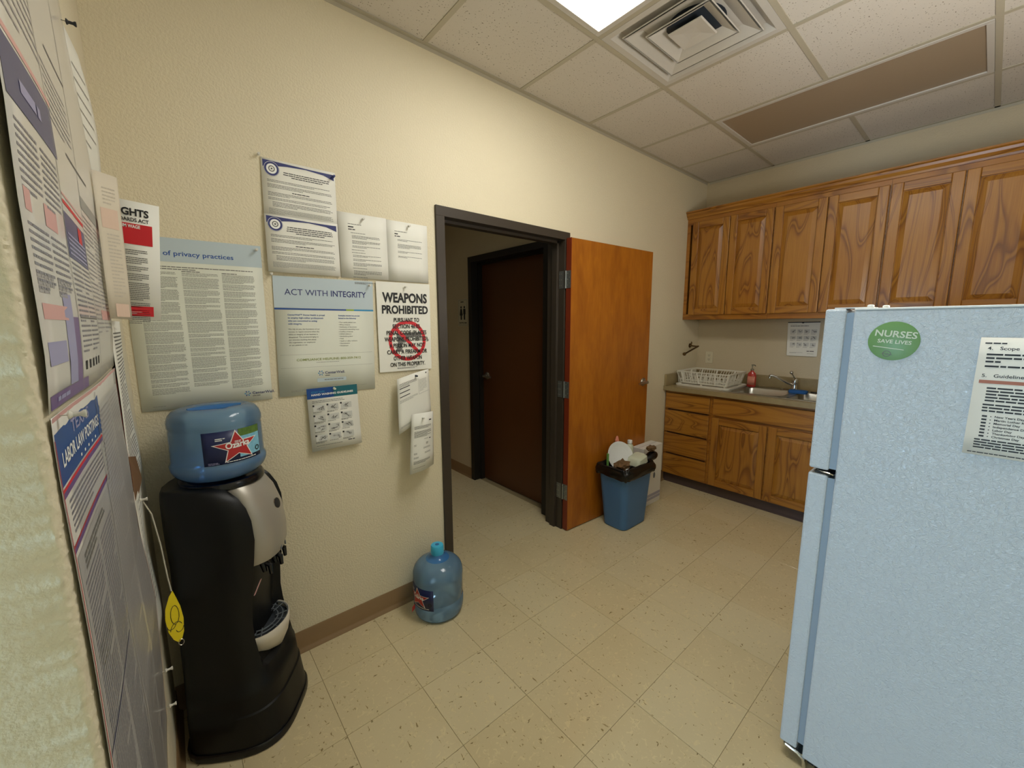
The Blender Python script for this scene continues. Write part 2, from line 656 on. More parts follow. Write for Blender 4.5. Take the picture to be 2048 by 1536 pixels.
leaf = struct('door_1', MB().box(0.002, .917, -.044, 0, .008, 2.046, LD), 'leaf', bevel=.001)
obj('leaf_edge', MB().box(0, .003, -.0445, .0005, .008, 2.047, LD), 'leaf_edge', leaf)
for zc in (1.782, 1.037, .293):
    hb = MB()
    hb.box(-.002, 0, -.042, -.004, zc - .057, zc + .057, LD)
    k = obj('hinge', hb, 'zinc', leaf)
    jb = MB().box(DW - .0515, DW - .0505, -.008, .034, zc - .057, zc + .057)
    obj('hinge_leaf', jb, 'zinc', k)
    kn = MB()
    for q in range(5):
        kn.lathe([(.0062, 0), (.0062, .0222)], (DW - .049, -.022, zc - .057 + q * .0229), 10)
    obj('knuckle', kn, 'zinc', k, smooth=True)
    scw = MB()
    for dz in (-.038, 0.0, .038):
        for dy in (-.014, -.032):
            pt = LD(V((-.0022, dy, zc + dz + (.012 if dy < -.02 else 0))))
            scw.lathe([(.004, 0), (.0025, .0012)], pt, 8, LD(V((-1, 0, 0))) - LD(V((0, 0, 0))))
            pj_ = V((DW - .052, .006 + (dy + .04) * .9, zc + dz))
            scw.lathe([(.004, 0), (.0025, .0012)], pj_, 8, V((-1, 0, 0)))
    obj('screw', scw, 'nickel', k, smooth=True)


def lever(T, parent, flip):
    nrm = T(V((0, -1, 0))) - T(V((0, 0, 0)))
    r = MB().lathe([(.033, 0), (.033, .006), (.027, .012), (.014, .016), (.011, .05), (.0, .05)], T(V((0, 0, 0))), 24, nrm)
    ro = obj('rose', r, 'nickel', parent, smooth=True)
    d = -1 if flip else 1
    pts = [T(V((0, -.045, 0))), T(V((d * .02, -.05, 0))), T(V((d * .06, -.052, -.001))), T(V((d * .112, -.05, -.002)))]
    obj('lever_handle', MB().tube(pts, [.011, .0105, .0095, .009], 10), 'nickel', parent, smooth=True)
    return ro


lever(lambda p: LD(V((p.x + .852, p.y - .044, p.z + 1.02))), leaf, True)

# restroom door in the hall
def RF(p, q, a):
    return p, q, a


RY0, RY1, RH = .204, 1.22, 2.084
def rframe(fn, a0, a1):
    prof = [(0, -.014), (.05, -.014), (.05, .055), (.066, .055), (.066, .098), (.05, .098), (.05, .12), (0, .12)]
    return MB().prism(prof, a0, a1, fn)


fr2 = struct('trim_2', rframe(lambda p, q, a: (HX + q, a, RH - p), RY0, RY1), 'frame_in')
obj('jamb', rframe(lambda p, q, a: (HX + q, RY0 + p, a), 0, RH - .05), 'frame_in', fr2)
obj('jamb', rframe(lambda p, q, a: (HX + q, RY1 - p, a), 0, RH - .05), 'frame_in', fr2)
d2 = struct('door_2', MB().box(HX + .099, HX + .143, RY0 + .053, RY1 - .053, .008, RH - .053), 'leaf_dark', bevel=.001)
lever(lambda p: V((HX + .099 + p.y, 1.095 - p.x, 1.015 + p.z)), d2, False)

# ceiling: tiles, grid, wall angle
ceiling = struct('ceiling', MB().box(XL, XB, YF, 0, H + .03, H + .08), 'duct')
gx = [2.403 - .6096 * k for k in range(10)]
gx = [x for x in gx if x > XL]
gy = [-.554 - .6096 * k for k in range(4)]
xs = sorted([XL, XB] + gx)
ys = sorted([YF, 0] + gy)
SKIP = {'on': ((-.04, .58), (-1.78, -.55)), 'off': ((1.79, 2.41), (-1.78, -.55)), 'vent': ((.57, 1.19), (-1.17, -.55))}


def skipped(cx, cy):
    return any(a[0] < cx < a[1] and b[0] < cy < b[1] for a, b in SKIP.values())


for i in range(len(xs) - 1):
    for j in range(len(ys) - 1):
        cx, cy = (xs[i] + xs[i + 1]) / 2, (ys[j] + ys[j + 1]) / 2
        if skipped(cx, cy) or (cx < XC and cy > YE + .12):
            continue
        yy1 = min(ys[j + 1], YE) if cx < XC - .1 else ys[j + 1]
        if yy1 - ys[j] < .05:
            continue
        obj('ceiling_tile', MB().box(xs[i] + .004, xs[i + 1] - .004, ys[j] + .004, yy1 - .004, H, H + .014), 'ceil', ceiling)
for y in gy:
    x0 = XC if y > YE else XL
    cuts = [(x0, XB)]
    for nm in ('on', 'off'):
        (a0, a1), (b0, b1) = SKIP[nm]
        if b0 + .1 < y < b1 - .1:
            cuts = [q for c in cuts for q in (((c[0], a0 + .016), (a1 - .018, c[1])) if c[0] < a0 < c[1] else (c,))]
    for c in cuts:
        obj('grid_runner', MB().box(c[0], c[1], y - .012, y + .012, H - .004, H + .02), 'tbar', ceiling)
for x in gx:
    y1 = 0 if x > XC else YE
    for a, b in zip(ys, ys[1:]):
        if b > y1:
            b = y1
        if b - a < .05 or (x in gx and ((SKIP['off'][0][0] < x < SKIP['off'][0][1] and False))):
            continue
        obj('grid_tee', MB().box(x - .012, x + .012, a + .012, b - .012 if b < 0 else b, H - .0035, H + .02), 'tbar', ceiling)
for a in ((XC, XB, -.022, 0), (XB - .022, XB, YF, -.022), (XC, XC + .022, YE, -.022)):
    mb = MB().box(a[0], a[1], a[2], a[3], H - .004, H - .001)
    if a[3] == 0:
        mb.box(a[0], a[1], -.0015, 0, H - .02, H - .001)
    elif a[0] > 0:
        mb.box(XB - .0015, XB, YF, -.022, H - .02, H - .001)
    obj('wall_angle', mb, 'tbar', ceiling)

# ceiling lights and diffuser
def troffer(x0, x1, y0, y1, lens, label):
    t = thing('ceiling_light', label, 'ceiling light', ((x0 + x1) / 2, (y0 + y1) / 2, H))
    x0 += .013; x1 -= .013; y0 += .013; y1 -= .013
    fw = .026
    mb = MB()
    for a in ((x0, x0 + fw, y0, y1), (x1 - fw, x1, y0, y1), (x0 + fw, x1 - fw, y0, y0 + fw), (x0 + fw, x1 - fw, y1 - fw, y1)):
        mb.box(*a, H - .006, H + .012)
    obj('frame', mb, 'vent', t, bevel=.002)
    obj('lens', MB().box(x0 + fw, x1 - fw, y0 + fw, y1 - fw, H + .001, H + .006), lens, t)


troffer(-.0355, .574, -1.773, -.554, 'lens_on', 'bright lit fluorescent ceiling light with white lens beside the square air vent')
troffer(1.793, 2.403, -1.773, -.554, 'lens_off', 'unlit brownish fluorescent ceiling light panel above the kitchen cabinets')

vx, vy = .879, -.8588
vent = thing('air_vent', 'white square four-way ceiling air vent with nested louvre rings', 'air vent', (vx, vy, H))


def sq(hf, z):
    return [(vx - hf, vy - hf, z), (vx + hf, vy - hf, z), (vx + hf, vy + hf, z), (vx - hf, vy + hf, z)]


obj('frame', MB().loft([sq(.292, H + .001), sq(.292, H - .004), sq(.262, H - .005), sq(.222, H + .03), sq(.226, H + .034), sq(.264, H + .001)], caps=False), 'vent', vent)
for ho, hi in ((.222, .160), (.147, .092)):
    obj('louvre', MB().loft([sq(ho, H - .008), sq(ho + .003, H - .003), sq(hi, H + .026), sq(hi - .004, H + .024), sq(ho - .007, H - .008)], caps=False), 'vent', vent, bevel=.002)
obj('centre_plate', MB().loft([sq(.079, H - .002), sq(.076, H - .008), sq(.03, H - .001), sq(.0, H + .001)], caps=False), 'vent', vent, bevel=.002)
obj('centre_louvre', MB().loft([sq(.079, H - .002), sq(.045, H + .022), sq(.04, H + .022)], caps=False), 'vent', vent)
obj('plenum', MB().box(vx - .24, vx + .24, vy - .24, vy + .24, H + .024, H + .028), 'vent', vent)
obj('duct_opening', MB().lathe([(.125, 0), (.125, .002)], (vx - .01, vy - .02, H + .0215), 32), 'duct', vent)

# ------------------------------------------------------------------ cabinets
def oak_door(parent, y0, y1, z0, z1, xf, name='door'):
    """raised-panel door facing -x; door = panel, with stiles and rails as sub-parts"""
    st = .055
    t = .019
    m = MB()
    a0, a1, b0, b1 = y0 + st, y1 - st, z0 + st, z1 - st
    def ring(d, x):
        return [(x, a0 + d, b0 + d), (x, a1 - d, b0 + d), (x, a1 - d, b1 - d), (x, a0 + d, b1 - d)]
    m.loft([ring(-.006, xf + t), ring(-.006, xf + .0145), ring(.003, xf + .0145), ring(.032, xf + .004), ring(.034, xf + .004)])
    d = obj(name, m, 'oak_z', parent)
    for a, b in ((y0, y0 + st), (y1 - st, y1)):
        obj('stile', MB().box(xf, xf + t, a, b, z0, z1), 'oak_z', d, bevel=.004)
    for a, b in ((z0, z0 + st), (z1 - st, z1)):
        obj('rail', MB().box(xf + .0003, xf + t, y0 + st, y1 - st, a, b), 'oak_y', d, bevel=.004)
    return d


UF = 2.627      # face-frame plane of the wall cabinets
UZ0, UZ1 = 1.524, 2.42


def upper(y0, y1, doors, label):
    t = thing('wall_cabinet', label, 'cabinet', (XB - .16, (y0 + y1) / 2, UZ0), 'oak wall cabinets in a row')
    m = MB()
    m.box(UF + .0192, XB - .001, y0, y0 + .018, UZ0, UZ1); m.box(UF + .0192, XB - .001, y1 - .018, y1, UZ0, UZ1)
    m.box(UF + .0192, XB - .001, y0, y1, UZ0 + .018, UZ0 + .034); m.box(UF + .0192, XB - .001, y0, y1, UZ1 - .016, UZ1)
    m.box(XB - .008, XB - .001, y0, y1, UZ0, UZ1)
    obj('carcass', m, 'oak_case', t)
    f = MB()
    f.box(UF, UF + .019, y0, y1, UZ0, UZ0 + .05); f.box(UF, UF + .019, y0, y1, UZ1 - .05, UZ1)
    f.box(UF, UF + .019, y0, y0 + .03, UZ0 + .05, UZ1 - .05); f.box(UF, UF + .019, y1 - .03, y1, UZ0 + .05, UZ1 - .05)
    m_ = (y0 + y1) / 2
    f.box(UF, UF + .019, m_ - .02, m_ + .02, UZ0 + .05, UZ1 - .05)
    obj('face_frame', f, 'oak_case', t)
    for a, b in doors:
        oak_door(t, a, b, 1.566, 2.383, UF - .020)


upper(-.708, -.001, [(-.376, -.058), (-.702, -.381)], 'oak wall cabinet in the corner, leftmost of the row')
upper(-1.372, -.709, [(-1.040, -.712), (-1.367, -1.046)], 'oak wall cabinet in the middle of the row')
upper(-2.05, -1.373, [(-1.700, -1.378), (-2.03, -1.706)], 'oak wall cabinet right of the row, above the fridge top')
cp = [(0, 0), (.012, 0), (.016, .012), (.03, .03), (.034, .045), (.045, .052), (.045, .062), (0, .062)]
crown = obj('crown_moulding', MB().prism(cp, -.001, -2.05, lambda p, q, a: (UF - p, a, UZ1 - .001 + q)), 'oak_y', None, (UF, -1, UZ1))
tag(crown, 'continuous oak crown moulding along the top of the wall cabinets', 'moulding')

BF = 2.392     # base face-frame plane


def base_case(t, y0, y1, name='carcass'):
    m = MB()
    m.box(BF + .019, XB - .001, y0, y0 + .018, .1, .875); m.box(BF + .019, XB - .001, y1 - .018, y1, .1, .875)
    m.box(BF + .019, XB - .001, y0, y1, .1, .118)
    m.box(XB - .01, XB - .001, y0, y1, .1, .875)
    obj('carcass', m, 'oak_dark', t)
    f = MB()
    f.box(BF, BF + .019, y0, y1, .09, .115); f.box(BF, BF + .019, y0, y1, .85, .875)
    f.box(BF, BF + .019, y0, y0 + .03, .115, .85); f.box(BF, BF + .019, y1 - .03, y1, .115, .85)
    obj('face_frame', f, 'oak_case', t)
    k = MB().box(BF + .03, BF + .045, y0, y1, 0, .1)
    k.box(BF + .024, BF + .03, y0, y1, .0, .012)
    obj('toe_kick', k, 'toe', t)
    return f


def drawer_unit(y0, y1, label):
    t = thing('drawer_cabinet', label, 'cabinet', (BF, (y0 + y1) / 2, 0))
    base_case(t, y0, y1)
    for z0, z1 in ((.716, .861), (.500, .700), (.300, .484), (.098, .284)):
        d = MB().box(BF - .019, BF, y0 + .014, y1 - .012, z0, z1)
        obj('drawer', d, 'oak_y', t, bevel=.004)
        if z0 < .7:
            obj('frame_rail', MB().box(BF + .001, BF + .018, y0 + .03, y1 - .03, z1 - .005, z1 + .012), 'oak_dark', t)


drawer_unit(-.425, -.001, 'oak base cabinet with four drawers in the kitchen corner')
t = thing('sink_cabinet', 'oak base cabinet with two doors under the double sink', 'cabinet', (BF, -.86, 0))
base_case(t, -1.305, -.426)
obj('mid_rail', MB().box(BF + .001, BF + .018, -1.275, -.456, .66, .72), 'oak_case', t)
obj('mid_stile', MB().box(BF + .001, BF + .018, -.89, -.83, .115, .66), 'oak_case', t)
obj('false_drawer_front', MB().box(BF - .019, BF, -1.29, -.440, .716, .861), 'oak_y', t, bevel=.004)
oak_door(t, -.857, -.440, .098, .694, BF - .019)
oak_door(t, -1.29, -.869, .098, .694, BF - .019)

# countertop with a cut-out for the sink
CT, CB_, CX = .924, .884, 2.340
sx0, sx1, sy0, sy1 = 2.412, 2.90, -1.29, -.485
mb = MB()
yE = -1.315
mb.box(CX, sx0, yE, -.001, CB_, CT); mb.box(sx1, XB - .001, yE, -.001, CB_, CT)
mb.box(sx0, sx1, sy1, -.001, CB_, CT); mb.box(sx0, sx1, yE, sy0, CB_, CT)
ct = obj('countertop', mb, 'counter', None, (2.6, -.6, CT))
tag(ct, 'mottled tan laminate countertop with a low backsplash', 'countertop')
b2 = MB().box(XB - .02, XB - .001, yE, -.001, CT, CT + .105)
b2.box(CX + .01, XB - .02, -.021, -.001, CT, CT + .105)
obj('backsplash', b2, 'counter', ct, bevel=.003)

# sink
sink = thing('double_sink', 'double bowl stainless steel sink set in the countertop', 'sink', (2.63, -.88, CT))
bowls = [(2.44, 2.80, -.90, -.545), (2.44, 2.80, -1.255, -.945)]
mb = MB()
X0s, X1s, Y0s, Y1s = 2.395, 2.915, -1.305, -.468
zt = CT + .004
mb.box(X0s, 2.44, Y0s, Y1s, CT, zt); mb.box(2.80, X1s, Y0s, Y1s, CT, zt)
mb.box(2.44, 2.80, -.545, Y1s, CT, zt); mb.box(2.44, 2.80, Y0s, -1.255, CT, zt); mb.box(2.44, 2.80, -.945, -.90, CT, zt)
obj('rim', mb, 'steel', sink, bevel=.0015)


def rrect(x0, x1, y0, y1, r, z, n=5):
    out = []
    for cx, cy, a0 in ((x1 - r, y1 - r, 0), (x0 + r, y1 - r, 90), (x0 + r, y0 + r, 180), (x1 - r, y0 + r, 270)):
        for k in range(n + 1):
            a = math.radians(a0 + 90 * k / n)
            out.append(V((cx + r * math.cos(a), cy + r * math.sin(a), z)))
    return out


for bx in bowls:
    x0, x1, y0, y1 = bx
    m = MB().loft([rrect(x0 - .002, x1 + .002, y0 - .002, y1 + .002, .05, zt + .0005), rrect(x0 + .004, x1 - .004, y0 + .004, y1 - .004, .05, zt - .008),
                   rrect(x0 + .012, x1 - .012, y0 + .012, y1 - .012, .05, zt - .14), rrect(x0 + .04, x1 - .04, y0 + .04, y1 - .04, .05, zt - .165)], caps=False)
    m.f.append(list(range(len(m.v) - 24, len(m.v))))
    # corner webs of the cut-out
    b = obj('bowl', m, 'steel', sink, smooth=True, fix=False)
    obj('drain', MB().lathe([(.04, 0), (.04, .003), (.025, .004)], ((x0 + x1) / 2, (y0 + y1) / 2, zt - .1648), 20), 'chrome', b)

fa = thing('faucet', 'chrome kitchen faucet with a ball-topped lever behind the sink', 'faucet', (2.86, -.885, zt))
obj('base_plate', MB().loft([rrect(2.835, 2.895, -.985, -.785, .028, zt), rrect(2.835, 2.895, -.985, -.785, .028, zt + .006), rrect(2.84, 2.89, -.98, -.79, .024, zt + .01)]), 'chrome', fa, smooth=True)
obj('body', MB().lathe([(.026, .008), (.024, .03), (.021, .06), (.024, .075), (.02, .095), (.008, .105)], (2.862, -.885, zt), 20), 'chrome', fa, smooth=True)
obj('spout', MB().tube([(2.855, -.882, zt + .04), (2.81, -.835, zt + .072), (2.77, -.775, zt + .112), (2.755, -.742, zt + .126), (2.752, -.732, zt + .124), (2.752, -.730, zt + .10)], [.011, .0105, .010, .010, .0105, .0115], 10), 'chrome', fa, smooth=True)
ld = obj('lever_handle', MB().tube([(2.862, -.885, zt + .098), (2.852, -.872, zt + .125), (2.845, -.862, zt + .145)], [.007, .005, .006], 8), 'chrome', fa, smooth=True)
obj('knob', MB().lathe([(.004, -.014), (.012, -.008), (.0145, 0), (.012, .008), (.004, .014)], (2.842, -.859, zt + .152), 14), 'chrome', ld, smooth=True)

sp = MB().loft([rrect(2.70, 2.765, -1.005, -.885, .015, zt + .0005), rrect(2.698, 2.767, -1.008, -.882, .016, zt + .012), rrect(2.70, 2.765, -1.005, -.885, .015, zt + .024), rrect(2.708, 2.758, -.998, -.892, .012, zt + .027)])
tag(obj('sponge', sp, 'sponge', None, (2.73, -.945, zt), smooth=True), 'blue dish sponge lying on the sink beside the faucet', 'sponge')
ut = thing('dish_brush', 'dark handled dish brush with a grey end beside the blue sponge', 'brush', (2.80, -1.05, zt))
obj('handle', MB().tube([(2.82, -1.01, zt + .006), (2.80, -1.07, zt + .007)], .005, 8), 'ink', ut, smooth=True)
obj('brush_end', MB().tube([(2.80, -1.07, zt + .007), (2.785, -1.105, zt + .007)], [.006, .009], 8), 'nickel', ut, smooth=True)

# soap bottle
so = thing('soap_bottle', 'red liquid soap pump bottle between dish rack and sink', 'soap bottle', (2.83, -.565, zt))
sc_ = (2.83, -.565, zt)
obj('body', MB().loft([[V((2.83 + a * math.cos(k / 20 * 2 * PI) , -.565 + b * math.sin(k / 20 * 2 * PI), zt + z)) for k in range(20)] for a, b, z in
                       ((.02, .03, 0), (.024, .036, .006), (.024, .036, .10), (.020, .030, .122), (.012, .013, .138), (.012, .012, .146))]), 'soap', so, smooth=True)
obj('front_label', MB().loft([[V((2.83 + a * math.cos(PI + th), -.565 + b * math.sin(PI + th), zt + z)) for th in [(-1 + k / 6) for k in range(13)]] for a, b, z in ((.0248, .0368, .02), (.0248, .0368, .095))], closed=False), 'soap_l', so, smooth=True, solid=.0004)
obj('pump', MB().lathe([(.013, .146), (.013, .16), (.005, .164), (.005, .19), (.009, .192), (.009, .199), (.0, .2)], sc_, 14), 'clear', so, smooth=True)
obj('pump_spout', MB().tube([(2.83, -.565, zt + .196), (2.81, -.59, zt + .196), (2.802, -.598, zt + .19)], .004, 8), 'clear', so, smooth=True)

# dish rack
dr = thing('dish_rack', 'white plastic dish rack on its drain tray in the corner', 'dish rack', (2.66, -.28, CT))
mb = MB().loft([rrect(2.452, 2.865, -.520, -.060, .02, CT), rrect(2.446, 2.871, -.526, -.054, .024, CT + .014), rrect(2.446, 2.871, -.526, -.054, .024, CT + .02), rrect(2.458, 2.859, -.514, -.066, .02, CT + .02), rrect(2.462, 2.855, -.51, -.07, .02, CT + .006)])
obj('drain_tray', mb, 'rack', dr, smooth=True)


def rk(z):
    k = (z - .95) / .105
    ex = .028 * k
    return (2.512 - ex, 2.838 + ex, -.478 - ex, -.058 + ex * .4)


def rect_pts(z, n):
    x0, x1, y0, y1 = rk(z)
    P = []
    nx, ny = int(n * (x1 - x0)), int(n * (y1 - y0))
    for i in range(nx):
        P.append((x0 + (x1 - x0) * i / nx, y0))
    for i in range(ny):
        P.append((x1, y0 + (y1 - y0) * i / ny))
    for i in range(nx):
        P.append((x1 - (x1 - x0) * i / nx, y1))
    for i in range(ny):
        P.append((x0, y1 - (y1 - y0) * i / ny))
    return P


def band(z0, z1, t):
    x0, x1, y0, y1 = rk(z0)
    u0, u1, w0, w1 = rk(z1)
    return MB().loft([rrect(x0, x1, y0, y1, .02, z0), rrect(u0, u1, w0, w1, .02, z1), rrect(u0 + t, u1 - t, w0 + t, w1 - t, .016, z1), rrect(x0 + t, x1 - t, y0 + t, y1 - t, .016, z0), rrect(x0, x1, y0, y1, .02, z0)], caps=False)


bk = obj('basket_rim', MB().loft([rrect(2.478, 2.872, -.512, -.040, .03, 1.049), rrect(2.476, 2.874, -.514, -.038, .03, 1.058), rrect(2.494, 2.856, -.496, -.05, .02, 1.058), rrect(2.496, 2.854, -.494, -.052, .02, 1.049), rrect(2.478, 2.872, -.512, -.040, .03, 1.049)], caps=False), 'rack', dr, smooth=True)
obj('lower_band', band(.975, .985, .004), 'rack', dr)
obj('bottom_band', band(.948, .958, .004), 'rack', dr)
sl = MB()
A, B = rect_pts(.95, 44), rect_pts(1.052, 44)
n_ = min(len(A), len(B))
for i in range(n_):
    fi = i / n_
    a, b = A[int(fi * len(A))], B[int(fi * len(B))]
    sl.tube([(a[0], a[1], .95), (b[0], b[1], 1.052)], 0.0028 if i % 6 else .008, 5)
so_ = obj('slats', sl, 'rack', dr)
so_['kind'] = 'stuff'
fl = MB()
for i in range(12):
    x = 2.525 + i * .027
    fl.box(x, x + .008, -.475, -.06, .95, .954)
for i in range(15):
    y = -.47 + i * .028
    fl.box(2.515, 2.835, y, y + .006, .954, .958)
obj('floor_grid', fl, 'rack', dr)['kind'] = 'stuff'
dv = MB()
for i in range(8):
    y = -.42 + i * .042
    for x in (2.60, 2.72):
        dv.tube([(x, y, .957), (x + .01, y - .006, 1.03)], [.006, .003], 6)
obj('plate_prongs', dv, 'rack', dr)['kind'] = 'stuff'
for x, y in ((2.53, -.46), (2.82, -.46), (2.53, -.07), (2.82, -.07), (2.53, -.26)):
    obj('foot', MB().lathe([(.008, 0), (.01, .02), (.008, .026)], (x, y, CT + .0065), 10), 'rack', dr, smooth=True)

# outlet
ol = thing('power_outlet', 'ivory duplex power outlet on the wall behind the dish rack', 'outlet', (XB, -.126, 1.158))
obj('cover_plate', MB().box(XB - .006, XB - .0005, -.162, -.090, 1.10, 1.216), 'outlet', ol, bevel=.003)
for z in (1.138, 1.178):
    s_ = obj('socket', MB().box(XB - .008, XB - .006, -.142, -.11, z - .016, z + .016), 'outlet', ol, bevel=.004)
    sm = MB()
    sm.box(XB - .0086, XB - .0079, -.134, -.1315, z - .003, z + .008); sm.box(XB - .0086, XB - .0079, -.1205, -.118, z - .003, z + .007)
    sm.box(XB - .0086, XB - .0079, -.128, -.124, z - .011, z - .006)
    obj('slots', sm, 'ink', s_)

# towel bar
tb = thing('towel_holder', 'bronze paper towel holder bar on the wall above the dish rack', 'towel holder', (2.80, 0, 1.275))
obj('mount', MB().lathe([(.022, 0), (.022, .006), (.012, .012), (.009, .02)], (2.80, -.0005, 1.275), 18, V((0, -1, 0))), 'brass', tb, smooth=True)
obj('hook', MB().tube([(2.80, -.012, 1.282), (2.80, -.02, 1.30), (2.80, -.014, 1.312)], .006, 8), 'brass', tb, smooth=True)
obj('arm', MB().tube([(2.80, -.012, 1.275), (2.795, -.06, 1.27), (2.785, -.092, 1.27)], .007, 8), 'brass', tb, smooth=True)
obj('bar', MB().tube([(2.79, -.09, 1.272), (2.535, -.09, 1.212)], .008, 10), 'brass', tb, smooth=True)
obj('end_knob', MB().lathe([(.004, -.014), (.014, -.008), (.016, 0), (.013, .009), (.004, .013)], (2.525, -.09, 1.21), 14, V((1, 0, .23))), 'brass', tb, smooth=True)

# ------------------------------------------------------------------ fridge
FX, FY, FZ, FB = .398, -1.572, 1.5285, .05
DT = .050
FX2 = 1.03
fg = thing('refrigerator', 'white top-freezer refrigerator with pebbled enamel side', 'refrigerator', (.71, -1.94, 0))
GY = FY - DT                 # back of the doors
CY = GY - .017               # front of the cabinet
obj('cabinet', MB().box(FX, FX2, -2.29, CY, .035, FZ - .006), 'fridge', fg, bevel=.005)
obj('top_panel', MB().box(FX - .001, FX2 + .001, -2.29, CY, FZ - .006, FZ), 'white', fg, bevel=.002)
obj('freezer_door', MB().box(FX, FX2, FY, GY, 1.041, FZ - .001), 'fridge', fg, bevel=.006)
obj('fridge_door', MB().box(FX, FX2, FY, GY, FB, 1.026), 'fridge', fg, bevel=.006)
obj('gasket', MB().box(FX + .008, FX2 - .008, CY - .001, GY + .001, 1.047, FZ - .012), 'gasket', fg)
obj('gasket', MB().box(FX + .008, FX2 - .008, CY - .001, GY + .001, .075, 1.018), 'gasket', fg)
hg = MB().box(FX + .004, FX + .07, CY - .02, GY + .035, 1.030, 1.0335)
hg.box(FX + .001, FX + .004, CY - .024, CY - .002, 1.008, 1.045)
hg.lathe([(.006, 0), (.006, .02)], (FX + .03, GY + .025, 1.024), 10)
obj('middle_hinge', hg, 'black_gl', fg)
obj('hinge_pin', MB().tube([(FX + .001, CY + .004, 1.031), (FX - .001, CY + .012, 1.034), (FX + .01, GY + .03, 1.0345)], .0025, 6), 'chrome', fg)
th = MB().box(FX + .01, FX + .075, CY - .04, GY + .03, FZ, FZ + .003)
th.lathe([(.008, 0), (.008, .006), (.005, .008)], (FX + .03, CY - .03, FZ + .002), 10)
th.lathe([(.008, 0), (.008, .006), (.005, .008)], (FX + .05, CY - .06, FZ), 10)
obj('top_hinge', th, 'white', fg)
bh = MB().box(FX + .003, FX + .06, CY - .01, FY - .012, .034, .044)
bh.tube([(FX + .002, FY - .018, .045), (FX + .002, GY - .004, .041), (FX + .002, CY - .004, .03), (FX + .004, CY - .008, .0)], [.004, .0055, .006, .007], 8)
obj('bottom_hinge', bh, 'chrome', fg, smooth=True)
obj('kick_grille', MB().box(FX + .02, FX2 - .02, CY - .03, CY - .012, .012, .05), 'ink', fg)
for x in (FX + .04, FX2 - .04):
    for y in (CY - .05, -2.25):
        obj('foot', MB().lathe([(.02, 0), (.02, .01), (.012, .012), (.012, .04)], (x, y, 0), 12), 'ink', fg)


# ------------------------------------------------------------------ printed sheets
def font_geo(s, bold=0.0, _c={}):
    key = (s, bold)
    if key in _c:
        return _c[key]
    cu = bpy.data.curves.new('t', 'FONT')
    cu.body, cu.size, cu.resolution_u, cu.offset, cu.fill_mode = s, 1, 3, bold, 'FRONT'
    o = bpy.data.objects.new('t', cu)
    col.objects.link(o)
    dg = bpy.context.evaluated_depsgraph_get()
    me = bpy.data.meshes.new_from_object(o.evaluated_get(dg))
    vs = [(v.co.x, v.co.y) for v in me.vertices]
    fs = [list(p.vertices) for p in me.polygons]
    bpy.data.objects.remove(o)
    bpy.data.curves.remove(cu)
    bpy.data.meshes.remove(me)
    _c[key] = (vs, fs)
    return _c[key]


TINY = {'red_edge', 'dark_rule', 'panel_edge', 'dark_line', 'fine_print', 'body_text', 'small_print', 'list_text', 'faint_print', 'section_number', 'foot_note', 'foot_lettering', 'small_lettering', 'caption', 'step_sketch', 'show_text', 'heading', 'subtitle', 'panel_heading',
        'box_text', 'title', 'lettering', 'notice_text', 'lead_text', 'logo_mark', 'holiday_list', 'list_mark', 'title_light', 'title_bold', 'helpline', 'brand_lettering', 'footer_text', 'intro', 'citation',
        'section_title', 'body_heading', 'subheading', 'list_heading', 'top_line', 'tab_text', 'web_line', 'logo_name', 'logo_line', 'heading_wage', 'stars', 'signature', 'panel_strip', 'emblem', 'seal_star', 'band_lettering', 'letterhead', 'border', 'figures', 'code', 'title_small', 'foot_mark', 'step_number', 'step_panel', 'black_bar', 'box_outline', 'pink_block', 'show_through', 'rule_thin'}


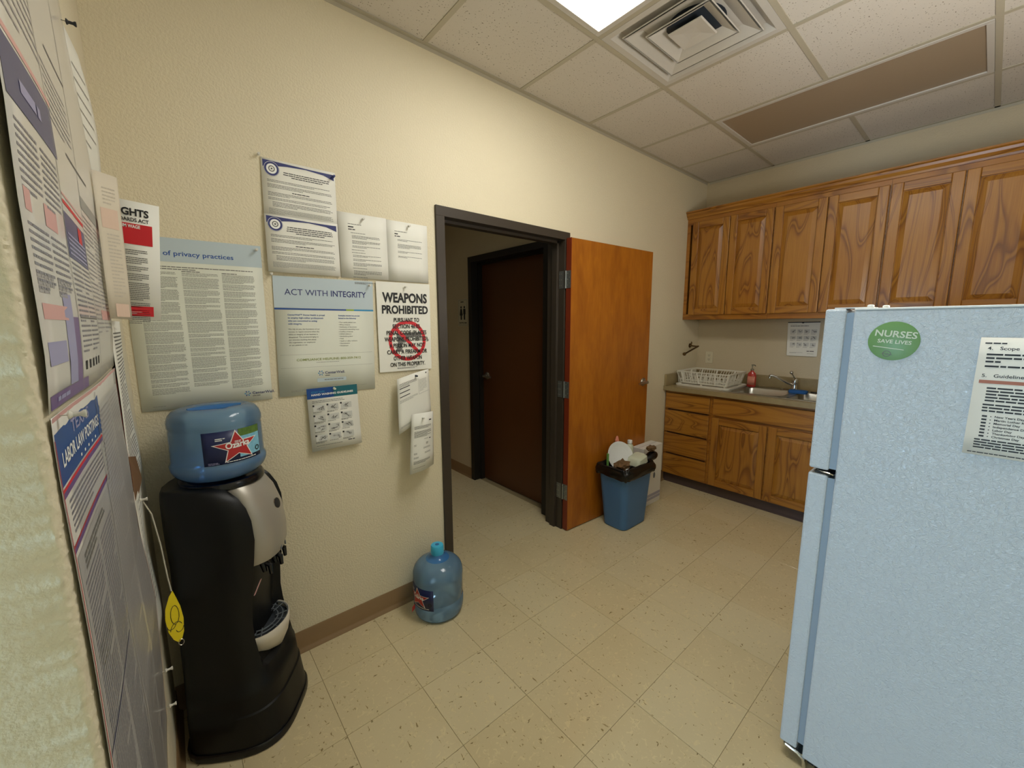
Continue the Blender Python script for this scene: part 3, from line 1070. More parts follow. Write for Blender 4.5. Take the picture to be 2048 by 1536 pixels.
class Sheet:
    """a printed sheet; P(u, v) with u, v in 0..1 (v downwards) gives its surface, hint = the side one reads"""

    def __init__(s, name, label, cat, P, W, Hh, hint, mat='paper', group=None, nu=1, nv=1, th=.0004, parent=None, eps=.0005):
        s.P, s.W, s.H, s.hint, s.eps = P, W, Hh, V(hint), eps
        s.parts = {}
        s.sub = 3 if nu * nv > 20 and W < .2 else 0
        mb = MB()
        fr_ = [[s.pt(i / nu * W, j / nv * Hh, 0) for i in range(nu + 1)] for j in range(nv + 1)]
        bk_ = [[s.pt(i / nu * W, j / nv * Hh, -th) for i in range(nu + 1)] for j in range(nv + 1)]
        n = nu + 1
        vs = [p for r in fr_ for p in r] + [p for r in bk_ for p in r]
        off = n * (nv + 1)
        fs = []
        for j in range(nv):
            for i in range(nu):
                a = j * n + i
                fs.append([a, a + n, a + n + 1, a + 1])
                fs.append([off + a, off + a + 1, off + a + n + 1, off + a + n])
        edge = [i for i in range(n)] + [j * n + nu for j in range(1, nv + 1)] + [nv * n + i for i in range(nu - 1, -1, -1)] + [j * n for j in range(nv - 1, 0, -1)]
        for a, b in zip(edge, edge[1:] + edge[:1]):
            fs.append([a, b, b + off, a + off])
        mb.add(vs, fs)
        c = s.pt(W / 2, Hh / 2, 0)
        s.o = obj(name, mb, mat, parent, c, smooth='all' if nu * nv > 1 else False)
        if not parent:
            tag(s.o, label, cat, group)

    def pt(s, u, v, off):
        a, b = u / s.W, v / s.H
        p = s.P(a, b)
        d = 1e-3
        n = (s.P(a + d, b) - s.P(a - d, b)).cross(s.P(a, b + d) - s.P(a, b - d))
        n.normalize()
        if n.dot(s.hint) < 0:
            n = -n
        return p + n * off

    def _mb(s, part, mat):
        return s.parts.setdefault((part, mat), MB())

    def raw(s, part, mat, pts, faces, layer=1):
        s._mb(part, mat).add([s.pt(u, v, s.eps * layer) for u, v in pts], faces)

    def rect(s, part, mat, u0, v0, u1, v1, layer=1, n=1, m=1):
        pts = [(u0 + (u1 - u0) * i / n, v0 + (v1 - v0) * j / m) for j in range(m + 1) for i in range(n + 1)]
        s.raw(part, mat, pts, [[j * (n + 1) + i, j * (n + 1) + i + 1, (j + 1) * (n + 1) + i + 1, (j + 1) * (n + 1) + i] for j in range(m) for i in range(n)], layer)

    def poly(s, part, mat, pts, layer=1):
        tri = tessellate_polygon([[V((a, b, 0)) for a, b in pts]])
        pts, tri = list(pts), [list(t) for t in tri]
        for _ in range(s.sub):
            new = []
            for a, b, c in tri:
                k = len(pts)
                for i, j in ((a, b), (b, c), (c, a)):
                    pts.append(((pts[i][0] + pts[j][0]) / 2, (pts[i][1] + pts[j][1]) / 2))
                new += [[a, k, k + 2], [k, b, k + 1], [k + 2, k + 1, c], [k, k + 1, k + 2]]
            tri = new
        s.raw(part, mat, pts, tri, layer)

    def ring(s, part, mat, cu, cv, r0, r1, layer=1, n=28, sy=1):
        pts = []
        for k in range(n):
            a = 2 * PI * k / n
            pts += [(cu + r0 * math.cos(a), cv + r0 * sy * math.sin(a)), (cu + r1 * math.cos(a), cv + r1 * sy * math.sin(a))]
        s.raw(part, mat, pts, [[2 * k, 2 * k + 1, (2 * k + 3) % (2 * n), (2 * k + 2) % (2 * n)] for k in range(n)], layer)

    def disc(s, part, mat, cu, cv, r, layer=1, n=24, sy=1):
        s.raw(part, mat, [(cu + r * math.cos(2 * PI * k / n), cv + r * sy * math.sin(2 * PI * k / n)) for k in range(n)], [list(range(n))], layer)

    def text(s, part, mat, txt, u, v, h, w=None, align='c', bold=.0, layer=2, rot=0):
        """capital height h, baseline at v; stretched to width w when given"""
        vs, fs = font_geo(txt, bold)
        x0, x1 = min(p[0] for p in vs), max(p[0] for p in vs)
        ky = h / .69
        kx = (w / (x1 - x0)) if w else ky
        ww = (x1 - x0) * kx
        ox = {'l': 0, 'c': -ww / 2, 'r': -ww}[align]
        cr, sr = math.cos(rot), math.sin(rot)
        pts = []
        for x, y in vs:
            dx, dy = ox + (x - x0) * kx, -y * ky
            pts.append((u + dx * cr - dy * sr, v + dx * sr + dy * cr))
        s.raw(part, mat, pts, fs, layer)

    def lines(s, part, mat, u0, v0, u1, n, pitch, h, last=.6, gap=.25, center=False, layer=1, every=0):
        """n lines of small unreadable print, as word-length strokes"""
        for i in range(n):
            v = v0 + i * pitch
            end = u1 if (i < n - 1 and not (every and i % every == every - 1)) else u0 + (u1 - u0) * last * rnd.uniform(.8, 1.1)
            end -= (u1 - u0) * rnd.uniform(0, .05)
            u = u0 + (((u1 - u0) - (end - u0)) / 2 if center else 0)
            stop = u + (end - u0)
            while u < stop - h:
                w_ = min(h * rnd.uniform(2.2, 6.5), stop - u)
                s.rect(part, mat, u, v, u + w_, v + h, layer)
                u += w_ + h * .55

    def done(s):
        for (part, mat), mb in s.parts.items():
            p_ = obj(part, mb, mat, s.o, fix=False)
            if part in TINY:
                p_['kind'] = 'stuff'
        return s.o


def quadP(tl, tr, br, bl, bulge=None):
    tl, tr, br, bl = V(tl), V(tr), V(br), V(bl)

    def P(a, b):
        p = (tl * (1 - a) + tr * a) * (1 - b) + (bl * (1 - a) + br * a) * b
        return p + bulge(a, b) if bulge else p
    return P


def wallA(x0, z0, x1, z1, y=-.003, x2=None, z2=None, x3=None, z3=None, bulge=None):
    """TL, TR, BR, BL on the back wall"""
    return quadP((x0, y, z0), (x1, y, z1), (x2, y, z2), (x3, y, z3), bulge)


FRONT = (0, -1, 0)


def pin(x, y, z, label, d=(0, -1, 0), m='pin'):
    d = V(d)
    o = obj('push_pin', MB().lathe([(.0006, -.002), (.0006, .004), (.0055, .005), (.0055, .0065), (.003, .009), (.0028, .015), (.0048, .018), (.0048, .020), (.001, .0205)], (x, y, z), 12, d), m, None, (x, y, z), smooth=True)
    tag(o, label, 'push pin', 'push pins holding the notices')


# --- privacy poster
s = Sheet('privacy_poster', 'large privacy practices poster with three text columns above the water cooler', 'poster',
          wallA(-1.19, 1.79, -.784, 1.794, -.003, -.790, 1.187, -1.19, 1.187, lambda a, b: V((0, -.006 * b * (1 - abs(2 * a - 1)) - .008 * max(0, b - .8) * a, 0))), .40, .607, FRONT, 'paper_g', nu=6, nv=8)
s.rect('header_band', 'pale', 0, 0, .40, .082, n=6)
s.text('title', 'blue', 'Notice of privacy practices', .309, .060, .0160, .280, 'r', .012)
s.lines('subtitle', 'ink_g', .04, .098, .375, 2, .0075, .0028)
for k, (a, b) in enumerate(((.034, .140), (.152, .258), (.268, .372))):
    v = .118
    while v < (.545 if k == 0 else .535):
        n = rnd.choice([3, 5, 7, 9])
        s.lines('body_text', 'ink_m', a, v, b, n, .0046, .0018, last=.7)
        v += n * .0046 + .003
    s.lines('body_heading', 'ink', a, .112, b, 1, .004, .0022, last=.5)


def health_logo(s, u, v, k, mt='blue'):
    for i in range(6):
        a = i * PI / 3
        c, d = math.cos(a), math.sin(a)
        s.poly('logo_mark', 'cyan' if i % 2 else mt, [(u + .3 * k * c, v + .3 * k * d), (u + 1.0 * k * c - .25 * k * d, v + 1.0 * k * d + .25 * k * c), (u + 1.15 * k * c, v + 1.15 * k * d), (u + 1.0 * k * c + .25 * k * d, v + 1.0 * k * d - .25 * k * c)], 2)
    s.text('logo_name', 'navy', 'CenterWell.', u + 1.7 * k, v + .45 * k, 1.05 * k, 8.2 * k, 'l', .012)
    s.lines('logo_line', 'ink_g', u + 1.7 * k, v + 1.0 * k, u + 6.5 * k, 1, 1, .32 * k)


health_logo(s, .315, .575, .0095)
s.lines('foot_note', 'ink_l', .03, .592, .09, 1, .004, .0014)
s.done()
pin(-.800, -.005, 1.778, 'clear push pin in the top right corner of the privacy poster')

# --- state notices (upper one tucked behind the lower one)
def seal_notice(label, P, off):
    s = Sheet('state_notice', label, 'notice', P, .278, .222, FRONT, 'paper', 'seal-headed notices', nu=4, nv=4)
    top = [(.006, .006), (.09, .008), (.18, .010), (.272, .010), (.272, .034), (.23, .020), (.16, .014), (.09, .018), (.03, .026), (.006, .032)]
    s.poly('header_swoosh', 'navy', top)
    s.disc('seal', 'navy', .036, .036, .0275, 2)
    s.ring('seal_ring', 'ink_w', .036, .036, .0255, .0265, 3)
    s.disc('seal_face', 'ink_w', .036, .036, .0185, 3)
    s.ring('seal_wreath', 'ink_g', .036, .036, .008, .0115, 4, 14)
    for k in range(5):
        a0 = -PI / 2 + k * 2 * PI / 5
        s.poly('seal_star', 'ink', [(.036 + .006 * math.cos(a0), .036 + .006 * math.sin(a0)), (.036 + .002 * math.cos(a0 + .63), .036 + .002 * math.sin(a0 + .63)), (.036, .036), (.036 + .002 * math.cos(a0 - .63), .036 + .002 * math.sin(a0 - .63))], 4)
    s.lines('heading', 'ink', .075, .040, .255, 4 if off else 3, .0075, .003, last=.7, center=True)
    v = .076
    s.lines('body_text', 'ink_g', .018, v, .262, 2, .0052, .002, last=.8)
    s.lines('body_text', 'ink_g', .018, v + .016, .262, 3, .0052, .002, last=.6)
    s.lines('subheading', 'ink', .105, v + .037, .178, 1, .005, .003, last=1)
    s.lines('body_text', 'ink_g', .018, v + .046, .262, 3, .0052, .002, last=.4)
    s.lines('body_text', 'ink_g', .018, v + .066, .262, 2, .0052, .002, last=.9)
    s.lines('body_text', 'ink_g', .032, v + .081, .262, 4, .0050, .002, last=.5)
    s.lines('small_print', 'ink_l', .018, v + .106, .262, 6, .0036, .0018, last=.3)
    s.done()


seal_notice('upper of two notices with navy swoosh and round seal', wallA(-.757, 2.130, -.482, 2.131, -.0035, -.485, 1.905, -.762, 1.905, lambda a, b: V((0, -.006 * b * (1 - a), 0))), 0)
seal_notice('lower of two notices with navy swoosh and round seal, overlapping the upper', wallA(-.763, 1.920, -.486, 1.921, -.0125, -.486, 1.699, -.766, 1.699, lambda a, b: V((0, .005 * a - .004 * b * (1 - a), 0))), 1)
pin(-.764, -.004, 2.134, 'clear push pin at the top left corner of the upper seal notice')
pin(-.492, -.006, 2.112, 'dark push pin in the top right corner of the upper seal notice', m='navy')


# --- two letter pages
def letter_page(label, P, n):
    s = Sheet('letter_page', label, 'notice', P, .216, .279, FRONT, 'paper', 'plain typed pages', nu=4, nv=4)
    a = .052
    s.lines('citation', 'ink_g', a - .01, .045, a + .062, 1, .005, .0025, last=1)
    s.lines('section_title', 'ink', a - .01, .056, a + .018, 1, .005, .005, last=1)
    s.lines('section_title', 'ink', a - .01, .067, a + .022, 1, .005, .004, last=1)
    v = .082
    for c in ((1, 3, 3, 2, 1, 1, 2, 2, 3, 1, 4, 1, 1, 2) if n else (2, 4, 2, 2)):
        s.lines('body_text', 'ink_g', a + (.004 if c > 1 else 0), v, .185, c, .0052, .0021, last=.5)
        v += c * .0052 + (.0065 if n else .012)
    s.done()


letter_page('typed letter page covered in short paragraphs beside the seal notices', wallA(-.484, 1.977, -.264, 1.979, -.004, -.264, 1.698, -.482, 1.697, lambda a, b: V((0, -.005 * b * (1 - b) - .003 * a, 0))), 1)
letter_page('typed letter page with only a few lines, left of the door frame top', wallA(-.265, 1.977, -.048, 1.977, -.003, -.050, 1.697, -.266, 1.697, lambda a, b: V((0, -.004 * b * (1 - a), 0))), 0)
pin(-.376, -.008, 1.957, 'clear push pin at the top of the fuller typed page')
pin(-.152, -.006, 1.960, 'clear push pin at the top of the nearly empty typed page')

# --- integrity poster
s = Sheet('integrity_poster', 'pale poster headed act with integrity in the middle of the wall', 'poster',
          wallA(-.752, 1.686, -.342, 1.687, -.003, -.357, 1.184, -.764, 1.190, lambda a, b: V((0, -.004 * b * (1 - a), 0))), .41, .50, FRONT, 'paper_g', nu=4, nv=4)
s.rect('header_band', 'pale', 0, 0, .41, .128, n=4)
s.rect('rule_blue', 'royal', 0, .129, .285, .136); s.rect('rule_lime', 'lime', .285, .129, .32, .136); s.rect('rule_cyan', 'cyan', .32, .129, .41, .136)
s.text('title_light', 'navy', 'ACT WITH', .04, .075, .0245, .168, 'l', .0)
s.text('title_bold', 'navy', 'INTEGRITY', .222, .075, .0245, .155, 'l', .018)
for i, l in enumerate(('CenterWell\u2122 Home Health is proud', 'to employ high-caliber professionals', 'who are committed to acting', 'with integrity.')):
    s.text('lead_text', 'blue', l, .047, .160 + i * .0125, .0066, None, 'l', .012)
for i, l in enumerate(('We rely on you, the foundation of our', 'success, to report concerns when the', 'ethics or integrity of our business is', 'threatened. This involves bringing to', 'our attention anything that places', 'the organization, our employees', 'or our patients at risk.')):
    s.text('body_text', 'ink_g', l, .047, .219 + i * .0112, .0054, None, 'l', .006)
for i, l in enumerate(('Examples include but are not', 'limited to the following:')):
    s.text('list_heading', 'blue', l, .25, .160 + i * .0115, .0056, None, 'l', .016)
for i, l in enumerate(('Poor quality patient care', 'Billing concerns', 'Falsification of documents', 'Licensure/credentialing issues', 'Conflicts of interest', 'HIPAA violations', 'Alcohol/drug abuse', 'Theft', 'Health or safety violations', 'Discrimination', 'Harassment')):
    s.text('list_text', 'ink_g', '\u2022 ' + l, .25, .1895 + i * .0104, .005, None, 'l', .004)
s.rect('rule_thin', 'ink_l', .01, .324, .40, .3247); s.rect('rule_thin', 'ink_l', .01, .380, .40, .3807)
s.text('helpline', 'olive', 'COMPLIANCE HELPLINE: 800-359-7412', .208, .352, .0095, .272, 'c', .012)
s.lines('web_line', 'ink_l', .15, .360, .265, 1, .004, .002, last=1)
health_logo(s, .166, .409, .0105)
s.rect('tab', 'pale', .150, .432, .275, .448); s.lines('tab_text', 'ink_g', .18, .438, .262, 1, .004, .003, layer=2, last=1)
s.rect('foot_rule', 'ink_l', .06, .4745, .37, .4750); s.lines('foot_note', 'ink_l', .045, .478, .13, 2, .004, .0015)
s.done()
pin(-.757, -.005, 1.690, 'clear push pin at the top left corner of the integrity poster')
pin(-.362, -.006, 1.668, 'clear push pin at the top right corner of the integrity poster')

# --- weapons notice
s = Sheet('weapons_notice', 'white weapons prohibited notice with a red prohibition circle', 'notice',
          wallA(-.329, 1.690, -.048, 1.691, -.0085, -.051, 1.259, -.331, 1.259), .28, .431, FRONT, 'paper')
cu, cv, ro = .150, .282, .1
s.ring('prohibition_ring', 'red', cu, cv, ro - .017, ro, 1, 40)
k = .0085
d = .7071
L_ = ro - .01
s.poly('prohibition_bar', 'red', [(cu - L_ * d + k * d, cv - L_ * d - k * d), (cu + L_ * d + k * d, cv + L_ * d - k * d), (cu + L_ * d - k * d, cv + L_ * d + k * d), (cu - L_ * d - k * d, cv - L_ * d + k * d)], 2)
s.poly('gun_silhouette', 'ink_g', [(.092, .243), (.225, .240), (.226, .262), (.150, .266), (.140, .290), (.122, .292), (.118, .335), (.086, .334), (.098, .290), (.092, .265)], 1)
s.text('heading', 'ink', 'WEAPONS', .145, .094, .043, .235, 'c', .035, 3)
s.text('heading', 'ink', 'PROHIBITED', .145, .148, .037, .243, 'c', .035, 3)
for i, (l, w_) in enumerate((('PURSUANT TO', .135), ('SECTION 46.03,', .15), ('PENAL CODE (PLACES', .213), ('WEAPONS PROHIBITED),', .235), ('A PERSON MAY NOT', .19), ('CARRY A FIREARM OR', .215), ('OTHER WEAPON', .152), ('ON THIS PROPERTY.', .188))):
    s.text('notice_text', 'ink', l, .148, .189 + i * .0312, .0195, w_, 'c', .022, 4)
s.lines('foot_note', 'ink_g', .09, .414, .2, 2, .004, .002, last=1)
s.done()
pin(-.186, -.010, 1.669, 'clear push pin at the top of the weapons notice')

# --- hand washing sheet
def hands(s, cu, cv, k):
    for _ in range(3):
        a = rnd.uniform(0, PI)
        q = [(cu + rnd.uniform(-.5, .5) * k, cv + rnd.uniform(-.35, .35) * k) for _ in range(2)]
        s.ring('step_sketch', 'ink_g', q[0][0], q[0][1], k * .16, k * .21, 2, 10, .6)
        dx, dy = q[1][0] - q[0][0], q[1][1] - q[0][1]
        L2 = math.hypot(dx, dy) + 1e-6
        nx, ny = -dy / L2 * k * .05, dx / L2 * k * .05
        s.poly('step_sketch', 'ink_g', [(q[0][0] + nx, q[0][1] + ny), (q[1][0] + nx, q[1][1] + ny), (q[1][0] - nx, q[1][1] - ny), (q[0][0] - nx, q[0][1] - ny)], 2)


M['wash_grey'] = plain('print_pale_grey', '#cfcfc8', .6)
s = Sheet('hand_washing_sheet', 'hand washing guideline sheet with blue header pinned over the integrity poster', 'notice',
          wallA(-.663, 1.214, -.447, 1.216, -.014, -.442, .935, -.660, .934, lambda a, b: V((0, -.008 * b * b, 0))), .216, .279, FRONT, 'paper', nu=2, nv=5)
s.rect('header_band', 'royal', 0, 0, .11, .046, m=2); s.rect('header_band_teal', 'teal', .11, 0, .216, .046, m=2)
s.text('title_small', 'cyan', 'STAY SAFE', .018, .021, .0072, .055, 'l', .01)
s.text('title', 'ink_w', 'HAND WASHING GUIDELINES', .018, .033, .008, .178, 'l', .03)
s.lines('subtitle', 'pale', .018, .037, .145, 1, .004, .0022, last=1)
s.lines('intro', 'ink_g', .018, .056, .15, 2, .0065, .0022, last=1)
for r_ in range(4):
    for c_ in range(3):
        u, v = .018 + c_ * .058, .074 + r_ * .0445
        s.rect('step_panel', 'wash_grey', u + .003, v + .002, u + .05, v + .029, 1)
        s.rect('step_number', 'ink', u, v, u + .0075, v + .0075, 2)
        hands(s, u + .03, v + .016, .03)
        s.lines('caption', 'ink_g', u, v + .032, u + .048, 1 + (r_ + c_) % 2, .004, .002, last=.8)
s.lines('foot_note', 'ink_g', .02, .256, .13, 1, .004, .002, last=1)
s.lines('foot_note', 'ink_l', .02, .266, .06, 1, .004, .0015, last=1)
s.lines('foot_mark', 'ink_g', .156, .249, .185, 1, .006, .005, last=1)
s.done()
pin(-.551, -.017, 1.207, 'yellowish push pin through the hand washing header', m='mag_w')

# --- two curled pages by the door
s = Sheet('curled_form', 'curled form page with three black bars hanging under the weapons notice', 'notice',
          quadP((-.258, -.034, 1.222), (-.074, -.016, 1.259), (-.066, -.016, 1.020), (-.272, -.062, .950), lambda a, b: V((0, -.016 * math.sin(PI * a) * (1 - .3 * b), .006 * math.sin(PI * a)))), .205, .27, FRONT, 'paper', nu=8, nv=6)
for i in range(3):
    s.rect('black_bar', 'ink', .012, .052 + i * .021, .07, .056 + i * .021, n=3)
s.lines('body_text', 'ink_g', .012, .03, .12, 4, .0052, .002, last=.6); s.lines('body_text', 'ink_l', .012, .112, .12, 3, .0052, .002, last=.7)
for q in ((.125, .034, .126, .122), (.125, .121, .195, .122)):
    s.rect('box_outline', 'ink_g', *q, n=2)
s.lines('box_text', 'ink_l', .13, .045, .185, 9, .0075, .002, last=.5)
s.rect('corner_mark', 'ink', .178, .012, .186, .019)
s.lines('body_text', 'ink_l', .012, .242, .12, 2, .005, .002)
s.done()
pin(-.160, -.036, 1.232, 'dark green push pin holding the curled form page', m='duct')
s = Sheet('curled_letter', 'curled letter page pinned lowest, left of the door frame', 'notice',
          quadP((-.205, -.064, 1.043), (-.068, -.036, 1.037), (-.072, -.030, .748), (-.238, -.084, .742), lambda a, b: V((0, -.034 * math.sin(PI * a) - .004, .008 * math.sin(PI * a)))), .19, .285, FRONT, 'paper', nu=10, nv=4)
s.lines('letterhead', 'ink', .128, .036, .154, 1, .006, .006, last=1)
for v, n in ((.062, 3), (.087, 4), (.108, 2)):
    s.lines('body_text', 'ink_g', .02, v, .155, n, .0052, .0022, last=.7)
s.lines('letterhead', 'ink', .130, .129, .152, 1, .006, .005, last=1)
s.lines('body_text', 'ink_l', .085, .128, .125, 1, .005, .0025, last=1)
s.lines('code', 'ink_l', .10, .147, .12, 2, .006, .004, last=1)
for v, a, b in ((.15, .02, .035), (.17, .08, .14), (.19, .02, .04), (.195, .09, .145), (.21, .02, .05)):
    s.lines('body_text', 'ink_g', a, v, b, 2, .0045, .0018, last=1)
s.lines('body_text', 'ink_g', .02, .23, .14, 3, .0052, .0022, last=.8)
s.lines('body_text', 'ink_l', .02, .262, .10, 1, .005, .002, last=1)
s.done()
pin(-.155, -.082, 1.022, 'clear push pin holding the lowest curled letter')

# --- kitchen wall sheet
s = Sheet('wash_poster', 'hand washing picture sheet hanging on the wall above the sink', 'poster',
          quadP((XB - .004, -.768, 1.497), (XB - .004, -.995, 1.500), (XB - .012, -.995, 1.214), (XB - .012, -.782, 1.214)), .22, .284, (-1, 0, 0), 'paper', nu=1, nv=1)
s.rect('hanger_strip', 'ink', 0, 0, .22, .007, 2)
s.poly('hanger_notch', 'ink', [(.095, .007), (.115, .007), (.105, .014)], 2)
s.lines('subtitle', 'ink_l', .02, .022, .075, 1, .004, .002, last=1)
s.lines('title', 'ink', .02, .032, .155, 1, .006, .0042, last=1)
for r_ in range(3):
    for c_ in range(4):
        u, v = .02 + c_ * .048, .062 + r_ * .055
        s.rect('step_panel', 'wash_grey', u, v, u + .04, v + .03, 1)
        hands(s, u + .02, v + .016, .03)
        s.lines('caption', 'ink_l', u, v + .034, u + .036, 2, .005, .002, last=.8)
s.lines('foot_note', 'ink_l', .02, .254, .12, 2, .005, .002)
s.lines('foot_mark', 'ink_g', .145, .239, .197, 1, .008, .007, last=1)
s.lines('foot_note', 'ink_g', .15, .262, .2, 1, .005, .002, last=1)
s.done()

# --- restroom sign
sg = thing('restroom_sign', 'ivory restroom sign with man and woman figures on the hall wall', 'sign', (HX, 1.33, 1.60))
s = Sheet('plate', '', '', quadP((HX - .004, 1.408, 1.722), (HX - .004, 1.250, 1.722), (HX - .004, 1.250, 1.474), (HX - .004, 1.408, 1.474)), .158, .248, (-1, 0, 0), 'sign', th=.0035, parent=sg)
for q in ((.008, .008, .15, .0105), (.008, .2375, .15, .24), (.008, .008, .0105, .24), (.1475, .008, .15, .24)):
    s.rect('border', 'ink_g', *q)
for cx_, wom in ((.052, 1), (.106, 0)):
    s.disc('figures', 'ink', cx_, .075, .012)
    if wom:
        s.poly('figures', 'ink', [(cx_ - .013, .09), (cx_ + .013, .09), (cx_ + .026, .15), (cx_ + .012, .15), (cx_ + .012, .19), (cx_ - .012, .19), (cx_ - .012, .15), (cx_ - .026, .15)])
    else:
        s.poly('figures', 'ink', [(cx_ - .019, .09), (cx_ + .019, .09), (cx_ + .019, .14), (cx_ + .013, .14), (cx_ + .012, .19), (cx_ - .012, .19), (cx_ - .013, .14), (cx_ - .019, .14)])
s.text('lettering', 'ink', 'RESTROOM', .079, .226, .014, .118, 'c', .03)
s.lines('top_line', 'ink', .045, .022, .113, 1, .01, .008, last=1)
s.done()

# hall cabinet edge
hc = thing('hall_cabinet', 'narrow wooden cabinet at the far end of the hall', 'cabinet', (.85, 1.95, 0))
obj('body', MB().box(.62, HX - .002, 1.64, 2.34, 0, .84), 'oak_z', hc)
obj('top', MB().box(.60, HX - .002, 1.625, 2.34, .84, .865), 'counter', hc)
wb = thing('paper_dispenser', 'cream box with dark front on the hall cabinet', 'dispenser', (.95, 1.75, .865))
obj('housing', MB().box(.90, HX - .003, 1.66, 1.80, .8655, .985), 'cream', wb, bevel=.005)
obj('dark_front', MB().box(.915, HX - .02, 1.657, 1.661, .88, .97), 'ink', wb)

# --- fridge side: magnet and paper
mg = thing('round_magnet', 'green round magnet reading nurses save lives on the fridge side', 'magnet', (FX, -1.7285, 1.4385))
s = Sheet('disc', '', '', quadP((FX - .0022, -1.6765, 1.492), (FX - .0022, -1.7805, 1.492), (FX - .0022, -1.7805, 1.385), (FX - .0022, -1.6765, 1.385)), .104, .107, (-1, 0, 0), 'mag', parent=mg)
bpy.data.objects.remove(s.o)
s.o = obj('disc', MB().lathe([(.052, 0), (.052, .0016), (.051, .002)], (FX - .0001, -1.7285, 1.4385), 48, V((-1, 0, 0))), 'mag', mg, smooth=True)
s.text('lettering', 'mag_w', 'NURSES', .055, .043, .0165, .084, 'c', .02, 1, rot=.09)
s.text('lettering', 'mag_w', 'SAVE LIVES', .054, .060, .0095, .068, 'c', .02, 1, rot=.07)
s.poly('rule', 'mag_w', [(.012, .067), (.075, .076), (.075, .0775), (.012, .069)])
s.ring('emblem', 'ink_g', .042, .088, .007, .0085, 1, 18)
s.rect('emblem', 'ink_g', .032, .0865, .046, .0878); s.rect('emblem', 'ink_g', .039, .0895, .053, .0908)
s.done()
s = Sheet('guidelines_page', 'typed scope and guidelines page with a fold taped to the fridge side', 'notice',
          quadP((FX - .0022, -1.883, 1.452), (FX - .0022, -2.099, 1.452), (FX - .0022, -2.100, 1.166), (FX - .0022, -1.882, 1.165), lambda a, b: V((-.004 * (1 - abs(2 * b - 1)) - .002, 0, 0))), .216, .286, (-1, 0, 0), 'paper', nu=2, nv=6)
s.lines('top_line', 'ink', .008, .012, .04, 1, .005, .003, last=1)
s.text('section_number', 'ink', '4.   Scope', .013, .029, .0075, .048, 'l', .012)
s.lines('body_text', 'ink', .013, .038, .205, 3, .0085, .004, last=.12)
s.lines('body_text', 'ink', .013, .066, .18, 1, .008, .004, last=1)
s.text('section_number', 'ink', '5.   Guidelines', .011, .094, .0075, .068, 'l', .012)
s.rect('highlight', 'orange_ink', .008, .101, .21, .109)
s.lines('body_text', 'ink', .022, .118, .205, 5, .0075, .0036, last=.5)
s.lines('body_text', 'ink', .020, .158, .205, 3, .0075, .0036, last=.7)
for i, l in enumerate(('New Years Day', 'Martin Luther King Jr Day', 'Memorial Day', 'Independence Day', 'Labor Day', 'Thanksgiving Day', 'Christmas Day')):
    s.text('holiday_list', 'ink', l, .042, .190 + i * .0082, .0048, None, 'l', .02)
    s.rect('list_mark', 'ink', .022, .186 + i * .0082, .03, .190 + i * .0082); s.rect('list_mark', 'ink', .035, .187 + i * .0082, .037, .189 + i * .0082)
s.lines('body_text', 'ink', .016, .245, .205, 4, .0065, .0032, last=.8)
s.lines('foot_note', 'ink', .008, .278, .205, 1, .005, .0022, last=1)
s.done()

# ------------------------------------------------------------------ posters on the left wall
def interp(tab, z):
    tab = sorted(tab)
    if z <= tab[0][0]:
        return tab[0][1]
    for (a, b), (c, d_) in zip(tab, tab[1:]):
        if z <= c:
            return b + (d_ - b) * (z - a) / (c - a)
    return tab[-1][1]


BL_ = [(.35, .003), (.92, .003), (1.1, .003), (1.3, .002), (1.376, .003), (1.385, .004), (1.44, .009), (1.5, .010), (1.62, .010), (1.72, .012), (2.0, .008), (2.4, .004)]
BR_ = [(.35, .005), (.42, .006), (.76, .016), (.84, .012), (.97, .005), (1.15, .007), (1.22, .005), (1.376, .004), (1.49, .012), (1.6, .011), (1.8, .017), (2.0, .012), (2.1, .007), (2.2, .004), (2.4, .003)]


def left_sheet(y0, y1, ztop, zbot, extra=0):
    def P(a, b):
        z = ztop + (zbot - ztop) * b
        k = a
        wv = .0025 * math.sin(PI * a) + .0012 * math.sin(9 * a + 7 * z)
        return V((XC + extra + interp(BL_, z) * (1 - k) + interp(BR_, z) * k + wv, y0 + (y1 - y0) * a, z))
    return P


LY0, LY1 = -1.236, -.52
LW = LY1 - LY0
RIGHT = (1, 0, 0)


def U(y):
    return y - LY0


# upper laminated poster, z 2.36 .. 1.392
ZT, ZB = 2.36, 1.391
s = Sheet('labor_poster', 'upper laminated labor law poster with navy bands and pink blocks on the left wall', 'poster', left_sheet(LY0, LY1, ZT, ZB), LW, ZT - ZB, RIGHT, 'paper_c', nu=12, nv=30, eps=.0004)
vz = lambda z: ZT - z


def lband(part, m, y0, y1, z0, z1, layer=1):
    s.rect(part, m, U(y0), vz(z1), U(y1), vz(z0), layer, max(1, int((y1 - y0) / .06)), max(1, int((z1 - z0) / .03)))


def llines(part, m, y0, y1, ztop, n, pitch, h, **kw):
    s.lines(part, m, U(y0), vz(ztop), U(y1), n, pitch, h, **kw)


